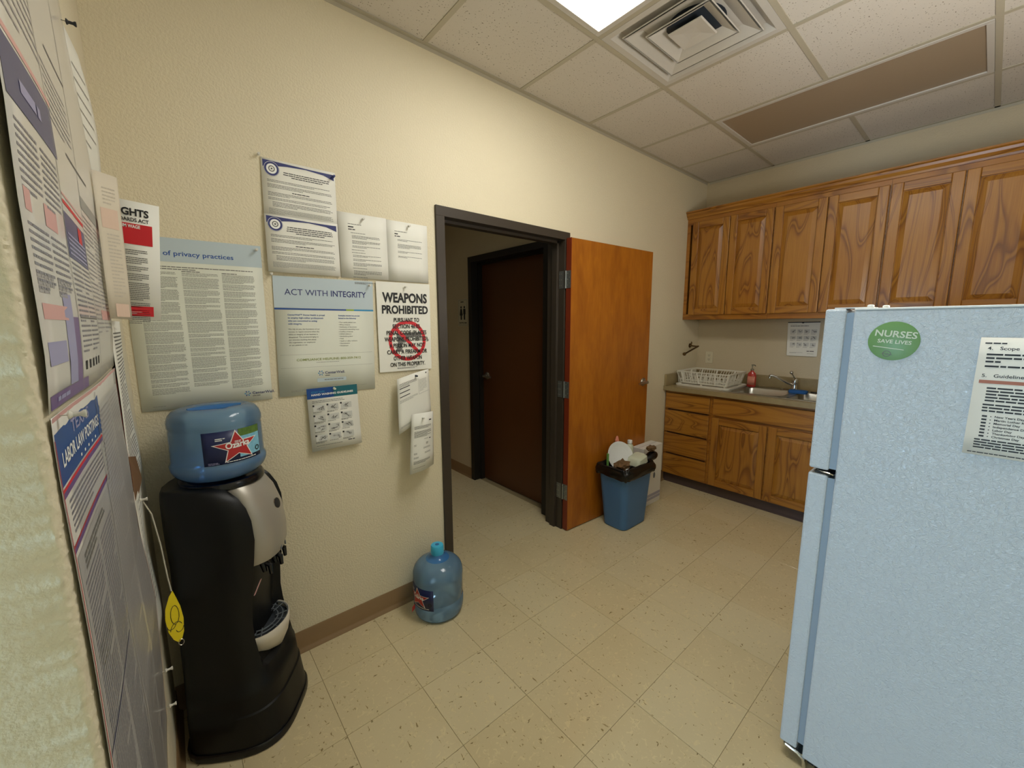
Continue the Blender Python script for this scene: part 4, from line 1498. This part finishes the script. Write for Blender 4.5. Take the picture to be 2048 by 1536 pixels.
lband('navy_band', 'navy2', -1.228, -1.004, 1.722, 1.788); lband('red_rule', 'pink', -1.228, -.995, 1.793, 1.801)
llines('band_lettering', 'lav', -1.17, -1.06, 1.758, 1, .02, .014, layer=2, last=1)
llines('fine_print', 'ink_v', -1.22, -1.01, 1.95, 9, .015, .0045)
for k in range(2):
    llines('fine_print', 'ink_f', -1.215 + k * .10, -1.125 + k * .10, 1.705, 9, .0085, .0034)
    llines('fine_print', 'ink_f', -1.215 + k * .10, -1.125 + k * .10, 1.600, 9, .0085, .0034)
    llines('fine_print', 'ink_v', -1.215 + k * .10, -1.135 + k * .10, 1.545, 3, .0085, .0034)
lband('pink_block', 'pink', -1.132, -1.07, 1.609, 1.636); lband('pink_block', 'pink', -1.215, -1.19, 1.612, 1.636)
lband('pink_band', 'pink', -1.214, -1.085, 1.495, 1.513)
lband('lavender_band', 'lav', -1.216, -1.115, 1.442, 1.469)
lband('lavender_figure', 'lav', -1.105, -1.055, 1.41, 1.53); lband('lavender_figure', 'purple', -1.055, -1.02, 1.40, 1.50)
lband('purple_band', 'purple', -1.228, -.972, 1.393, 1.409); llines('band_lettering', 'lav', -1.19, -1.10, 1.404, 1, .02, .005, layer=2, last=1)
# second panel
lband('panel_edge', 'ink_l', -1.016, -1.013, 1.392, 2.34)
lband('red_stripe', 'red', -1.008, -.806, 1.664, 1.670); lband('pink_stripe', 'pink', -1.008, -.806, 1.676, 1.680)
lband('navy_panel', 'navy2', -1.012, -.806, 1.588, 1.653)
lband('red_dot', 'red', -.89, -.85, 1.625, 1.65, 2)
for k in range(5):
    lband('panel_strip', 'lav', -1.0, -.825, 1.594 + k * .007, 1.597 + k * .007, 2)
for k in range(2):
    llines('fine_print', 'ink_f', -1.0 + k * .1, -.91 + k * .1, 1.583, 18, .0078, .0032, last=.6, every=6)
lband('grey_rule', 'ink_g', -1.0, -.81, 1.499, 1.501)
for k in range(5):
    lband('signature', 'ink', -.99 + k * .036, -.975 + k * .036, 1.42, 1.434)
lband('dark_rule', 'ink_g', -.90, -.70, 1.760, 1.764); lband('dark_rule', 'ink_g', -.94, -.80, 1.898, 1.902)
lband('grey_stripe', 'ink_l', -.80, -.53, 1.70, 1.722)
llines('fine_print', 'ink_v', -1.0, -.82, 1.86, 8, .011, .0036)
lband('panel_edge', 'ink_l', -.803, -.800, 1.392, 2.34)
for k in range(2):
    llines('fine_print', 'ink_v', -.79 + k * .13, -.675 + k * .13, 1.69, 26, .0085, .0034, every=7)
lband('pink_block', 'pink', -.70, -.55, 1.50, 1.52)
s.done()

# lower laminated poster
ZT, ZB = 1.386, .40
s = Sheet('labor_poster', 'lower laminated labor law poster with a blue title block on the left wall', 'poster', left_sheet(LY0, LY1, ZT, ZB, .001), LW, ZT - ZB, RIGHT, 'paper_c', nu=12, nv=30, eps=.0004)
vz = lambda z: 1.386 - z
lband('pink_edge', 'pink', LY0 + .002, LY1 - .002, 1.3795, 1.3855)
lband('blue_title_block', 'royal', -1.232, -.905, 1.304, 1.372)
s.text('title', 'lav', 'TEXAS', U(-1.07), vz(1.350), .016, .13, 'c', .02, 2)
s.text('title', 'ink_w', 'LABOR LAW POSTINGS', U(-1.07), vz(1.323), .017, .28, 'c', .02, 2)
for k in range(5):
    lband('stars', 'ink_w', -1.10 + k * .03, -1.092 + k * .03, 1.309, 1.313, 2)
lband('purple_stripe', 'purple', -1.232, -.91, 1.290, 1.297); lband('red_stripe', 'red', -1.232, -.91, 1.297, 1.301)
llines('fine_print', 'ink_f', -1.21, -.93, 1.282, 6, .0075, .0034)
lband('purple_stripe', 'purple', -1.232, -.922, 1.222, 1.229); lband('red_stripe', 'brick', -1.232, -.922, 1.229, 1.2315)
lband('grey_panel', 'paper_grey', -1.225, -.535, .42, 1.215)
llines('panel_heading', 'ink_g', -1.19, -1.0, 1.203, 3, .0075, .0045, layer=2)
for k in range(2):
    llines('fine_print', 'ink_f', -1.21 + k * .14, -1.085 + k * .14, 1.175, 84, .0085, .0034, layer=2, every=9, last=.7)
llines('panel_heading', 'ink_g', -1.20, -1.10, 1.075, 4, .009, .0045, layer=2)
lband('panel_edge', 'ink_g', -.935, -.932, .41, 1.378, 3)
lband('grey_panel', 'paper_grey', -.90, -.535, 1.215, 1.350)
for k in range(2):
    llines('fine_print', 'ink_v', -.915 + k * .19, -.74 + k * .19, 1.34, 104, .0085, .0034, layer=2, every=11, last=.6)
lband('dark_line', 'navy2', LY0 + .003, -.95, .945, .9475, 3)
lband('dark_line', 'navy2', -.73, -.60, .548, .552, 3)
lband('red_edge', 'brick', LY0, LY0 + .003, .41, 1.36, 2); lband('red_edge', 'brick', LY1 - .003, LY1, .41, 1.36, 2)
s.done()

# white pages behind the posters, towards the corner
def loose(y0, y1, z1, z0, x, wob):
    return lambda a, b: V((XC + x + wob * math.sin(5 * b + 3 * a) * (.4 + .6 * a), y0 + (y1 - y0) * a + .012 * math.sin(7 * b) * a, z1 + (z0 - z1) * b))


s = Sheet('white_sheet', 'plain white sheet hanging in the corner above the folded rights page', 'notice', lambda a, b: V((XC + .004 + .018 * a * math.sin(PI * (.15 + .8 * b)), -.514 + a * (.135 + .16 * b), 2.14 - .30 * b)), .3, .30, RIGHT, 'paper', nu=6, nv=8)
s.lines('faint_print', 'ink_l', .05, .06, .25, 6, .03, .004)
s.done()
s = Sheet('typed_sheet', 'typed white sheet hanging from the left wall behind the blue poster', 'notice', loose(-.513, -.20, 1.50, 1.04, .006, .004), .36, .46, RIGHT, 'paper', nu=8, nv=12)
s.lines('fine_print', 'ink_g', .06, .03, .33, 44, .0095, .0036, every=8)
s.done()
s = Sheet('crumpled_sheet', 'crumpled white sheet low on the left wall beside the cooler', 'notice', loose(-.513, -.24, 1.06, .56, .005, .006), .32, .50, RIGHT, 'paper', nu=10, nv=24)
s.lines('faint_print', 'ink_l', .05, .04, .29, 20, .02, .004)
s.done()
s = Sheet('brown_envelope', 'brown envelope corner showing between the posters on the left wall', 'envelope', quadP((XC + .006, -.50, 1.155), (XC + .012, -.40, 1.13), (XC + .012, -.30, 1.035), (XC + .006, -.50, 1.02)), .16, .12, RIGHT, 'cardb')
for p_, l in (((-.60, 2.105), 'black push pin at the top edge of the left wall posters'), ((-1.205, 1.384), 'clear push pin at the left edge of the blue title block'),
              ((-.50, 1.035), 'clear push pin holding the crumpled sheet on the left wall'), ((-.545, .56), 'clear push pin at the lower right edge of the lower labor poster'),
              ((-.53, .44), 'clear push pin lowest on the left wall')):
    pin(XC + interp(BR_, p_[1]) + .004, p_[0], p_[1], l, (1, 0, 0), 'ink' if p_[1] > 2 else 'pin')

M['flap'] = plain('shade_toned_paper', '#d8cdb8', .7)  # paper darkened in colour for the shade on its turned-away side
# rights page, standing out from the wall, and the flap in front of it
s = Sheet('rights_page', 'white page with red blocks standing out from the left wall', 'notice',
          quadP((-1.186, -.45, 1.805), (-1.080, -.45, 1.796), (-1.105, -.45, 1.502), (-1.190, -.45, 1.506)), .19, .30, FRONT, 'paper', nu=2, nv=2)
s.text('heading', 'ink', 'RIGHTS', .152, .036, .017, .125, 'r', .035)
s.text('heading', 'ink', 'STANDARDS ACT', .152, .051, .009, .15, 'r', .02)
s.rect('red_block', 'red', .03, .056, .163, .108)
s.text('heading_wage', 'ink_w', 'MINIMUM WAGE', .12, .067, .008, .11, 'r', .03)
v = .122
for n in (3, 4, 3, 4, 10, 3, 8):
    s.lines('body_text', 'ink_g', .05, v, .145, n, .0047, .002, last=.7)
    v += n * .0047 + .0045
s.rect('red_footer', 'red', .03, .266, .158, .292)
s.lines('footer_text', 'pink', .06, .280, .11, 2, .004, .0018, layer=2)
s.done()
s = Sheet('curled_flap', 'curled flap of a page casting a shadow on the left wall posters', 'notice',
          lambda a, b: V((-1.1870 + .0365 * a + .006 * math.sin(PI * a) - .0035 * b * a - .004 * b, -.60 + .085 * a - .01 * a * a, 1.822 + .010 * a - b * (.318 + .012 * a))), .1, .32, FRONT, 'flap', nu=8, nv=4)
M['show'] = plain('show_through_pink', '#dcc0ab', .7)
M['show2'] = plain('show_through_grey', '#c9bfae', .7)
s.rect('show_through', 'show', .01, .075, .072, .118, n=6); s.rect('show_through', 'show', .02, .285, .08, .315, n=5)
s.lines('show_text', 'show2', .02, .03, .07, 5, .008, .003); s.lines('show_text', 'show2', .02, .13, .07, 18, .008, .003, every=4)
s.done()

# yellow tag on its string
yt = thing('yellow_tag', 'yellow plastic tag hanging on a white string before the black cooler', 'tag', (-1.155, -.5, .66))
TY = -.5
tagP = [(-1.1555, .757), (-1.1640, .745), (-1.1745, .715), (-1.1775, .685), (-1.1745, .645), (-1.166, .615), (-1.156, .598), (-1.1490, .602), (-1.1425, .622), (-1.1400, .66), (-1.1435, .70), (-1.1490, .728)]
obj('tag_plate', MB().prism(tagP, TY - .0015, TY + .0015, lambda p, q, a: (p, a + (p + 1.158) * .6, q)), 'yellow', yt)
tl = MB()
def tl_arc(cx, cz, rx, rz, a0, a1):
    tl.tube([(cx + rx * math.cos(a0 + (a1 - a0) * k / 14), TY - .002 + (cx + rx * math.cos(a0 + (a1 - a0) * k / 14) + 1.158) * .6, cz + rz * math.sin(a0 + (a1 - a0) * k / 14)) for k in range(15)], .0008, 4)
tl_arc(-1.157, .685, .009, .028, 0, 2 * PI); tl_arc(-1.157, .640, .013, .022, .4, 3.0); tl_arc(-1.166, .660, .009, .012, 3, 6); tl_arc(-1.150, .640, .008, .012, 3.3, 6.2)
obj('line_drawing', tl, 'ink', yt)
obj('split_ring', MB().tube([(-1.151 + .006 * math.cos(k / 12 * 2 * PI), TY, .596 + .009 * math.sin(k / 12 * 2 * PI)) for k in range(13)], .001, 6), 'nickel', yt)
obj('string', MB().tube([(-1.188, -.5, 1.03), (-1.175, -.5, .99), (-1.166, -.5, .90), (-1.161, -.5, .80), (-1.1575, -.5, .757)], .0016, 6), 'string', yt)


# ------------------------------------------------------------------ water cooler
CXa, CYa = -.997, -.190
PHI = math.radians(-33)
fv, rv = V((math.cos(PHI), math.sin(PHI), 0)), V((-math.sin(PHI), math.cos(PHI), 0))


def CL(a, b, z):
    return V((CXa, CYa, z)) + fv * a + rv * b


def sp_(x, e):
    return math.copysign(abs(x) ** e, x)


cool = thing('water_cooler', 'black floor-standing water cooler with silver front panel in the corner', 'water cooler', (CXa, CYa, 0))


def sect(z, w, A, dep, aback=-.145, bw=.112):
    """rounded-box section; the middle of the front is carved back by dep"""
    L = []
    a_s = -.03
    for k in range(13):                      # back, from +b to -b
        t_ = PI / 2 + PI * k / 12
        L.append(CL(a_s + (a_s - aback) * sp_(math.cos(t_), .7), w * sp_(math.sin(t_), .7), z))
    for k in range(1, 32):                   # front, from -b to +b
        t_ = -PI / 2 + PI * k / 32
        b = w * sp_(math.sin(t_), .62)
        a = a_s + (A - a_s) * sp_(math.cos(t_), .62)
        u = min(1, max(0, (bw - abs(b)) / .016))
        L.append(CL(a - dep * u * u * (3 - 2 * u), b, z))
    return L


secs = [(.030, .181, .186, 0), (.10, .179, .176, 0), (.146, .178, .171, 0), (.151, .174, .166, 0), (.20, .172, .163, 0), (.236, .171, .160, 0), (.241, .168, .156, 0),
        (.285, .166, .148, .0), (.295, .165, .146, .02), (.34, .164, .138, .035), (.40, .163, .128, .04), (.46, .161, .124, .035), (.54, .160, .130, .032), (.62, .161, .142, .036), (.70, .158, .156, .05),
        (0.77, 0.164, .164, .05), (0.84, 0.166, .160, .05), (0.885, 0.166, .146, .05), (0.92, 0.165, .122, .04), (0.945, 0.162, .090, .02), (0.957, 0.158, .064, .01), (0.964, 0.15, .045, .0), (.966, .12, .03, .0)]
obj('body', MB().loft([sect(*q) for q in secs]), 'black', cool, smooth=True)
bs = [(.0, .183, .188, 0), (.004, .187, .192, 0), (.026, .187, .192, 0), (.031, .184, .189, 0)]
obj('base', MB().loft([sect(*q, aback=-.155) for q in bs]), 'black_gl', cool, smooth=True)
# silver panel
rings = []
for z, a, bw, bu in ((.665, .118, .106, .030), (.668, .134, .108, .034), (.70, .143, .110, .036), (.76, .146, .111, .034), (.83, .140, .110, .030), (.90, .120, .106, .024), (.945, .094, .100, .018), (.955, .082, .096, .014)):
    rings.append([CL(a + bu * (1 - (k / 6 - 1) ** 2) - (.03 * (abs(k / 6 - 1) ** 6)), bw * (k / 6 - 1), z) for k in range(13)])
inner = [[p - fv * .02 for p in r] for r in rings]
pan = obj('front_panel', MB().loft(rings, closed=False), 'silver', cool, smooth=True, solid=.006)
obj('badge', MB().lathe([(.019, 0), (.019, .003), (.016, .004)], CL(.167, .01, .845), 20, (fv + V((0, 0, .25)))), 'ink', pan, smooth=True)
obj('badge_ring', MB().lathe([(.0205, 0), (.0205, .002), (.0185, .003)], CL(.1665, .01, .845), 20, (fv + V((0, 0, .25)))), 'chrome', pan, smooth=True)
obj('panel_arch', MB().tube([CL(.1755, .018 * math.cos(PI * k / 8) + .012, .672 + .026 * math.sin(PI * k / 8)) for k in range(9)], .003, 6), 'grille', pan, smooth=True)
# collar under the bottle
obj('bottle_collar', MB().lathe([(.126, .945), (.128, .956), (.122, .968), (.10, .966), (.075, .955)], (CXa, CYa, 0), 32), 'black_gl', cool, smooth=True)
for i, b in enumerate((-.058, .0, .058)):
    sp0 = CL(.112 + .012 * (1 - (b / .06) ** 2), b, .655)
    tp = obj('tap', MB().tube([sp0 + V((0, 0, .012)), sp0 + fv * .02 + V((0, 0, .0)), sp0 + fv * .026 + V((0, 0, -.035))], [.013, .012, .008], 10), 'black_gl', cool, smooth=True)
    obj('tap_lever', MB().tube([sp0 + fv * .02 + V((0, 0, .004)), sp0 + fv * .044 + V((0, 0, -.012)), sp0 + fv * .046 + V((0, 0, -.045))], [.006, .009, .006], 8), 'black_gl', tp, smooth=True)
stk = [CL(.108, -.085, .60), CL(.108, -.045, .60)]
obj('warning_sticker', MB().prism([(-.098, .555), (-.066, .592), (-.058, .592), (-.090, .555)], .111, .1135, lambda p, q, a: CL(a + .002 + (q - .555) * .25, p, q)), 'pink', cool)
# drip tray
def tr(z, ax, bx, a0=.085, n=14):
    return [CL(a0 + ax * math.sin(PI * k / n), -bx * math.cos(PI * k / n), z) for k in range(n + 1)]


tray_o = [tr(.392, .082, .106), tr(.36, .083, .102), tr(.33, .077, .088), (tr(.305, .066, .062)), tr(.288, .058, .03)]
tray = obj('drip_tray', MB().loft(tray_o, closed=False), 'cream', cool, smooth=True, solid=.003)
obj('tray_well', MB().add(tr(.374, .078, .101) + [CL(.085, 0, .372)], [[k, k + 1, 15] for k in range(14)]), 'grille_in', tray)
gr = MB()
for f_ in (.98, .78, .58):
    gr.tube(tr(.388, .080 * f_, .104 * f_), .0022, 5)
for k in (2, 5, 7, 9, 12):
    q = tr(.388, .08, .103)
    q2 = tr(.388, .04, .05)
    gr.tube([q2[k], q[k]], .0018, 5)
gr.tube([CL(.088, -.10, .383), CL(.088, .10, .383)], .003, 6)
obj('drip_grille', gr, 'grille', tray, smooth=True)

# bottle on top (inverted)
bt = thing('water_bottle', 'blue water bottle standing upside down on the black cooler', 'water bottle', (CXa, CYa, .97), 'large blue water bottles')
prof = [(.03, -.02), (.05, -.004), (.09, .003), (.118, .014), (.132, .03), (.1385, .046), (.1395, .060), (.1355, .068), (.1335, .072), (.1335, .078), (.1325, .176), (.1315, .184), (.1345, .190), (.1345, .206), (.129, .224), (.118, .238), (.098, .246), (.06, .245), (.03, .238), (.0, .236)]
bz = .968
bo = MB()
n_ = 48
rings = []
for r_, h_ in prof:
    ring_ = []
    for j in range(n_):
        a = 2 * PI * j / n_
        rr, zz = r_, bz + h_
        if h_ >= .236 and r_ < .1 and r_ > .01:
            zz -= .006 * max(0, math.cos(5 * a)) * (1 - r_ / .1)
        ring_.append(V((CXa + rr * math.cos(a), CYa + rr * math.sin(a), zz)))
    rings.append(ring_)
obj('shell', bo.loft(rings), 'bottle', bt, smooth='all')
obj('water', MB().lathe([(.088, .006), (.112, .015), (.128, .031), (.1325, .05), (.1325, .058), (.0, .058)], (CXa, CYa, bz), 40), 'bottle_deep', bt, smooth=True)
obj('grip_dent', MB().tube([(CXa - .075, CYa - .03, bz + .246), (CXa - .03, CYa - .012, bz + .240), (CXa + .03, CYa - .012, bz + .240), (CXa + .075, CYa - .02, bz + .246)], [.004, .012, .012, .004], 8), 'bottle_deep', bt, smooth=True)


def cyl_sheet(cx, cy, r, a0, a1, z1, z0):
    def P(a, b):
        th_ = math.radians(a0 + (a1 - a0) * a)
        return V((cx + r * math.cos(th_), cy + r * math.sin(th_), z1 + (z0 - z1) * b))
    return P


def star_label(parent, P, W, Hh, hint, pic=True):
    s = Sheet('label', '', '', P, W, Hh, hint, 'navy_l', parent=parent, nu=12, nv=2, eps=.0004)
    if pic:
        s.rect('lake_picture', 'lake', W * .55, Hh * .02, W * .985, Hh * .84, n=5)
        s.rect('tree_picture', 'grn', W * .55, Hh * .0, W * .985, Hh * .22, 2, n=5)
    cx_, cy_, R_ = W * .52, Hh * .50, Hh * .50
    for R, m_, ly in ((R_, 'ink_w', 3), (R_ * .90, 'brick', 4)):
        pts = []
        for k in range(10):
            a = -PI / 2 + k * PI / 5 - .06
            q = R if k % 2 == 0 else R * .43
            pts.append((cx_ + q * 1.3 * math.cos(a), cy_ + q * math.sin(a)))
        s.poly('star' if ly == 4 else 'star_outline', m_, pts, ly)
    s.text('brand_lettering', 'ink_w', 'Ozarka', cx_ + .002, cy_ + .002, Hh * .17, W * .40, 'c', .03, 6, rot=-.04)
    s.lines('small_lettering', 'ink_w', cx_ - .008, cy_ - .02, cx_ + .012, 2, .0042, .002, layer=6, last=1)
    s.lines('small_lettering', 'ink_w', W * .19, Hh * .19, W * .34, 2, .0055, .003, layer=3, last=.9)
    s.lines('foot_lettering', 'ink_w', W * .33, Hh * .90, W * .9, 1, .005, .0024, layer=3, last=1)
    s.lines('foot_lettering', 'lav', W * .06, Hh * .88, W * .22, 2, .004, .0018, layer=3, last=1)
    s.ring('round_mark', 'ink', W * .9, Hh * .70, .006, .009, 5, 16)
    s.done()


M['navy_l'] = plain('label_navy', '#14204f', .35)
star_label(bt, cyl_sheet(CXa, CYa, .1342, -112, -34, 1.148, 1.034), .182, .114, (0, -1, 0))

# bottle on the floor
B2x, B2y = -.140, -.165
b2_ = thing('water_bottle', 'blue water bottle with light blue cap standing on the floor by the door', 'water bottle', (B2x, B2y, 0), 'large blue water bottles')
prof = [(.0, .012), (.07, .012), (.10, .002), (.114, .004), (.124, .02), (.128, .05), (.128, .085), (.124, .091), (.124, .096), (.1255, .10), (.1265, .19), (.128, .21), (.127, .232), (.119, .256), (.103, .274), (.082, .286), (.058, .293), (.052, .296), (.040, .300), (.033, .308), (.030, .318), (.029, .34)]
obj('shell', MB().lathe(prof, (B2x, B2y, 0), 48, caps=False), 'bottle', b2_, smooth='all')
obj('collar', MB().lathe([(.060, .2935), (.0535, .2965), (.042, .3005), (.0345, .309), (.0315, .318), (.0305, .33)], (B2x, B2y, 0), 32, caps=False), 'bottle_deep', b2_, smooth=True)
obj('cap', MB().lathe([(.0325, .318), (.0335, .322), (.0325, .358), (.030, .364), (.011, .365), (.009, .360), (.0, .360)], (B2x, B2y, 0), 28), 'cap', b2_, smooth=True)
obj('cap_recess', MB().lathe([(.0105, 0), (.0105, .0006), (0, .0006)], (B2x, B2y, .3652), 16), 'bottle_deep', b2_)
star_label(b2_, cyl_sheet(B2x, B2y, .1285, -215, -131, .19, .08), .18, .11, (-1, -.6, 0), False)
obj('peeling_tab', MB().prism([(0, .03), (.014, .05), (.014, .075), (.002, .058)], 0, .0008, lambda p, q, a: (B2x - .128 - .012 + p, B2y + .03 + a - .5 * p, q)), 'brick', b2_)

# ------------------------------------------------------------------ bin, carton, rubbish
bn = thing('trash_can', 'blue plastic waste bin in front of the open brown door', 'bin', (1.42, -.245, 0))


def canring(z, t=0):
    k = z / .445
    return rrect(1.272 - .038 * k + t, 1.562 + .038 * k - t, -.345 - .022 * k + t, -.150 + .030 * k - t, .045, z, 6)


obj('body', MB().loft([canring(.001, .006), canring(.008), canring(.445), canring(.445, .004), canring(.02, .008)], caps=True), 'can', bn, smooth=True)
rimr = MB().loft([canring(.43, -.004), canring(.43, -.009), canring(.449, -.009), canring(.449, .002)], caps=False)
obj('rim', rimr, 'can', bn, smooth=True)


def bagring(z, t, amp, seed, zamp=0.0, zoff=None):
    base = canring(.445, t)
    out = []
    for i, p in enumerate(base):
        q = p.copy()
        n1 = noise.noise(V((i * .55, seed, z * 9)))
        n2 = noise.noise(V((i * .9, seed + 5, z * 5)))
        c = V((1.42, -.245, q.z))
        dirn = (q - c).normalized()
        q += dirn * amp * n1
        q.z = z + zamp * n2
        out.append(q)
    return out


bg = MB().loft([bagring(.398, -.016, .014, 1, .03), bagring(.418, -.021, .026, 1, .02), bagring(.445, -.018, .022, 2, .02), bagring(.466, -.012, .014, 3, .018), bagring(.478, -.002, .014, 4, .026),
                bagring(.462, .014, .012, 5, .02), bagring(.42, .022, .01, 6, .0), bagring(.36, .028, .0, 7, 0)], caps=False)
m_ = len(bg.v) - 28
bg.f.append(list(range(m_, m_ + 28)))
bag = obj('bin_liner', bg, 'bag', None, (1.42, -.245, .40), smooth='all', sub=1)
ctex = bpy.data.textures.new('crinkle', 'CLOUDS')
ctex.noise_scale = .045
md = bag.modifiers.new('crinkle', 'DISPLACE')
md.texture, md.strength, md.texture_coords = ctex, .022, 'LOCAL'
bag.modifiers['sub'].levels = bag.modifiers['sub'].render_levels = 2
tag(bag, 'black plastic liner folded over the rim of the blue bin', 'bin liner')
earm = MB()
rr_ = []
for k, (x, z, r_) in enumerate(((1.60, .455, .014), (1.635, .462, .030), (1.68, .470, .044), (1.725, .472, .040), (1.755, .475, .014))):
    rr_.append([V((x, -.29 + r_ * math.cos(j / 10 * 2 * PI), z + .9 * r_ * math.sin(j / 10 * 2 * PI) + .008 * noise.noise(V((k, j, 3))))) for j in range(10)])
obj('knotted_tail', earm.loft(rr_), 'bag', bag, smooth='all', sub=1)

pl = obj('paper_plate', MB().lathe([(.0, .004), (.075, .004), (.086, .010), (.105, .018), (.112, .019), (.112, .016), (.088, .006), (.076, .0), (.0, .0)], (1.445, -.165, .487), 36, V((-.30, -.88, .42))), 'white', None, (1.455, -.165, .487), smooth=True)
tag(pl, 'white paper plate standing up in the full blue bin', 'plate')
cl = MB().loft([rrect(1.45, 1.585, -.335, -.215, .03, .44), rrect(1.455, 1.58, -.33, -.22, .03, .482), rrect(1.47, 1.565, -.315, -.235, .02, .496)])
for p in cl.v:
    p.z += (p.x - 1.45) * .18
tag(obj('food_tray', cl, 'clearp', None, (1.5, -.28, .45), smooth=True), 'cloudy plastic food tray lying on top of the bin', 'food tray')
wbt = thing('small_bottle', 'small white capped bottle poking out of the bin', 'bottle', (1.56, -.185, .42))
obj('body', MB().lathe([(.028, 0), (.03, .01), (.03, .07), (.026, .088), (.016, .098), (.016, .106)], (1.578, -.165, .462), 18), 'clearp', wbt, smooth=True)
obj('cap', MB().lathe([(.019, .104), (.019, .126), (.016, .128)], (1.578, -.165, .462), 18), 'white', wbt, smooth=True)


def crumple(name, c, r, m, label, cat, sq=(1, 1, 1), seed=0):
    bm = bmesh.new()
    bmesh.ops.create_icosphere(bm, subdivisions=3, radius=1)
    mb = MB()
    vs = []
    for v in bm.verts:
        k = 1 + .45 * noise.noise(v.co * 2.3 + V((seed, 0, 0))) + .2 * noise.noise(v.co * 6 + V((seed, 3, 0)))
        vs.append(V((c[0] + v.co.x * r * k * sq[0], c[1] + v.co.y * r * k * sq[1], c[2] + v.co.z * r * k * sq[2])))
    mb.add(vs, [[v.index for v in f.verts] for f in bm.faces])
    bm.free()
    return tag(obj(name, mb, m, None, c), label, cat)


crumple('paper_bag', (1.335, -.265, .468), .055, 'kraft', 'crumpled brown paper bag at the left of the full bin', 'paper bag', (1.2, .9, .65), 1)
crumple('brown_napkin', (1.69, -.285, .530), .04, 'kraft', 'crumpled brown napkin on the knotted liner right of the bin', 'napkin', (1.2, .8, .5), 6)
tag(obj('green_straw', MB().tube([(1.265, -.19, .44), (1.256, -.195, .555)], .009, 8), 'green_s', None, (1.25, -.19, .44), smooth=True), 'green straw end sticking up at the left of the bin', 'straw')
tag(obj('wrapper_scrap', MB().tube([(1.47, -.128, .50), (1.474, -.118, .60), (1.48, -.115, .63)], [.014, .016, .006], 6), 'soap_l', None, (1.43, -.12, .55)), 'pinkish wrapper scrap poking up behind the plate', 'wrapper')

cb = thing('carton', 'tall white carton standing on the floor behind the blue bin', 'box', (1.85, -.165, 0))
obj('body', MB().box(1.70, 1.978, -.218, -.112, 0, .50), 'carton', cb, bevel=.002)
fp = MB().box(1.76, 1.972, -.2192, -.218, .04, .062)
fp.box(1.76, 1.972, -.2192, -.218, .068, .092)
obj('printed_strip', fp, 'carton_p', cb)
obj('hand_hole', MB().loft([[V((1.87 + .016 * math.cos(k / 12 * 2 * PI), y, .245 + .026 * math.sin(k / 12 * 2 * PI))) for k in range(12)] for y in (-.2188, -.2180)]), 'grille', cb)
obj('lid_seam', MB().box(1.705, 1.973, -.167, -.164, .4998, .5008), 'carton_p', cb)
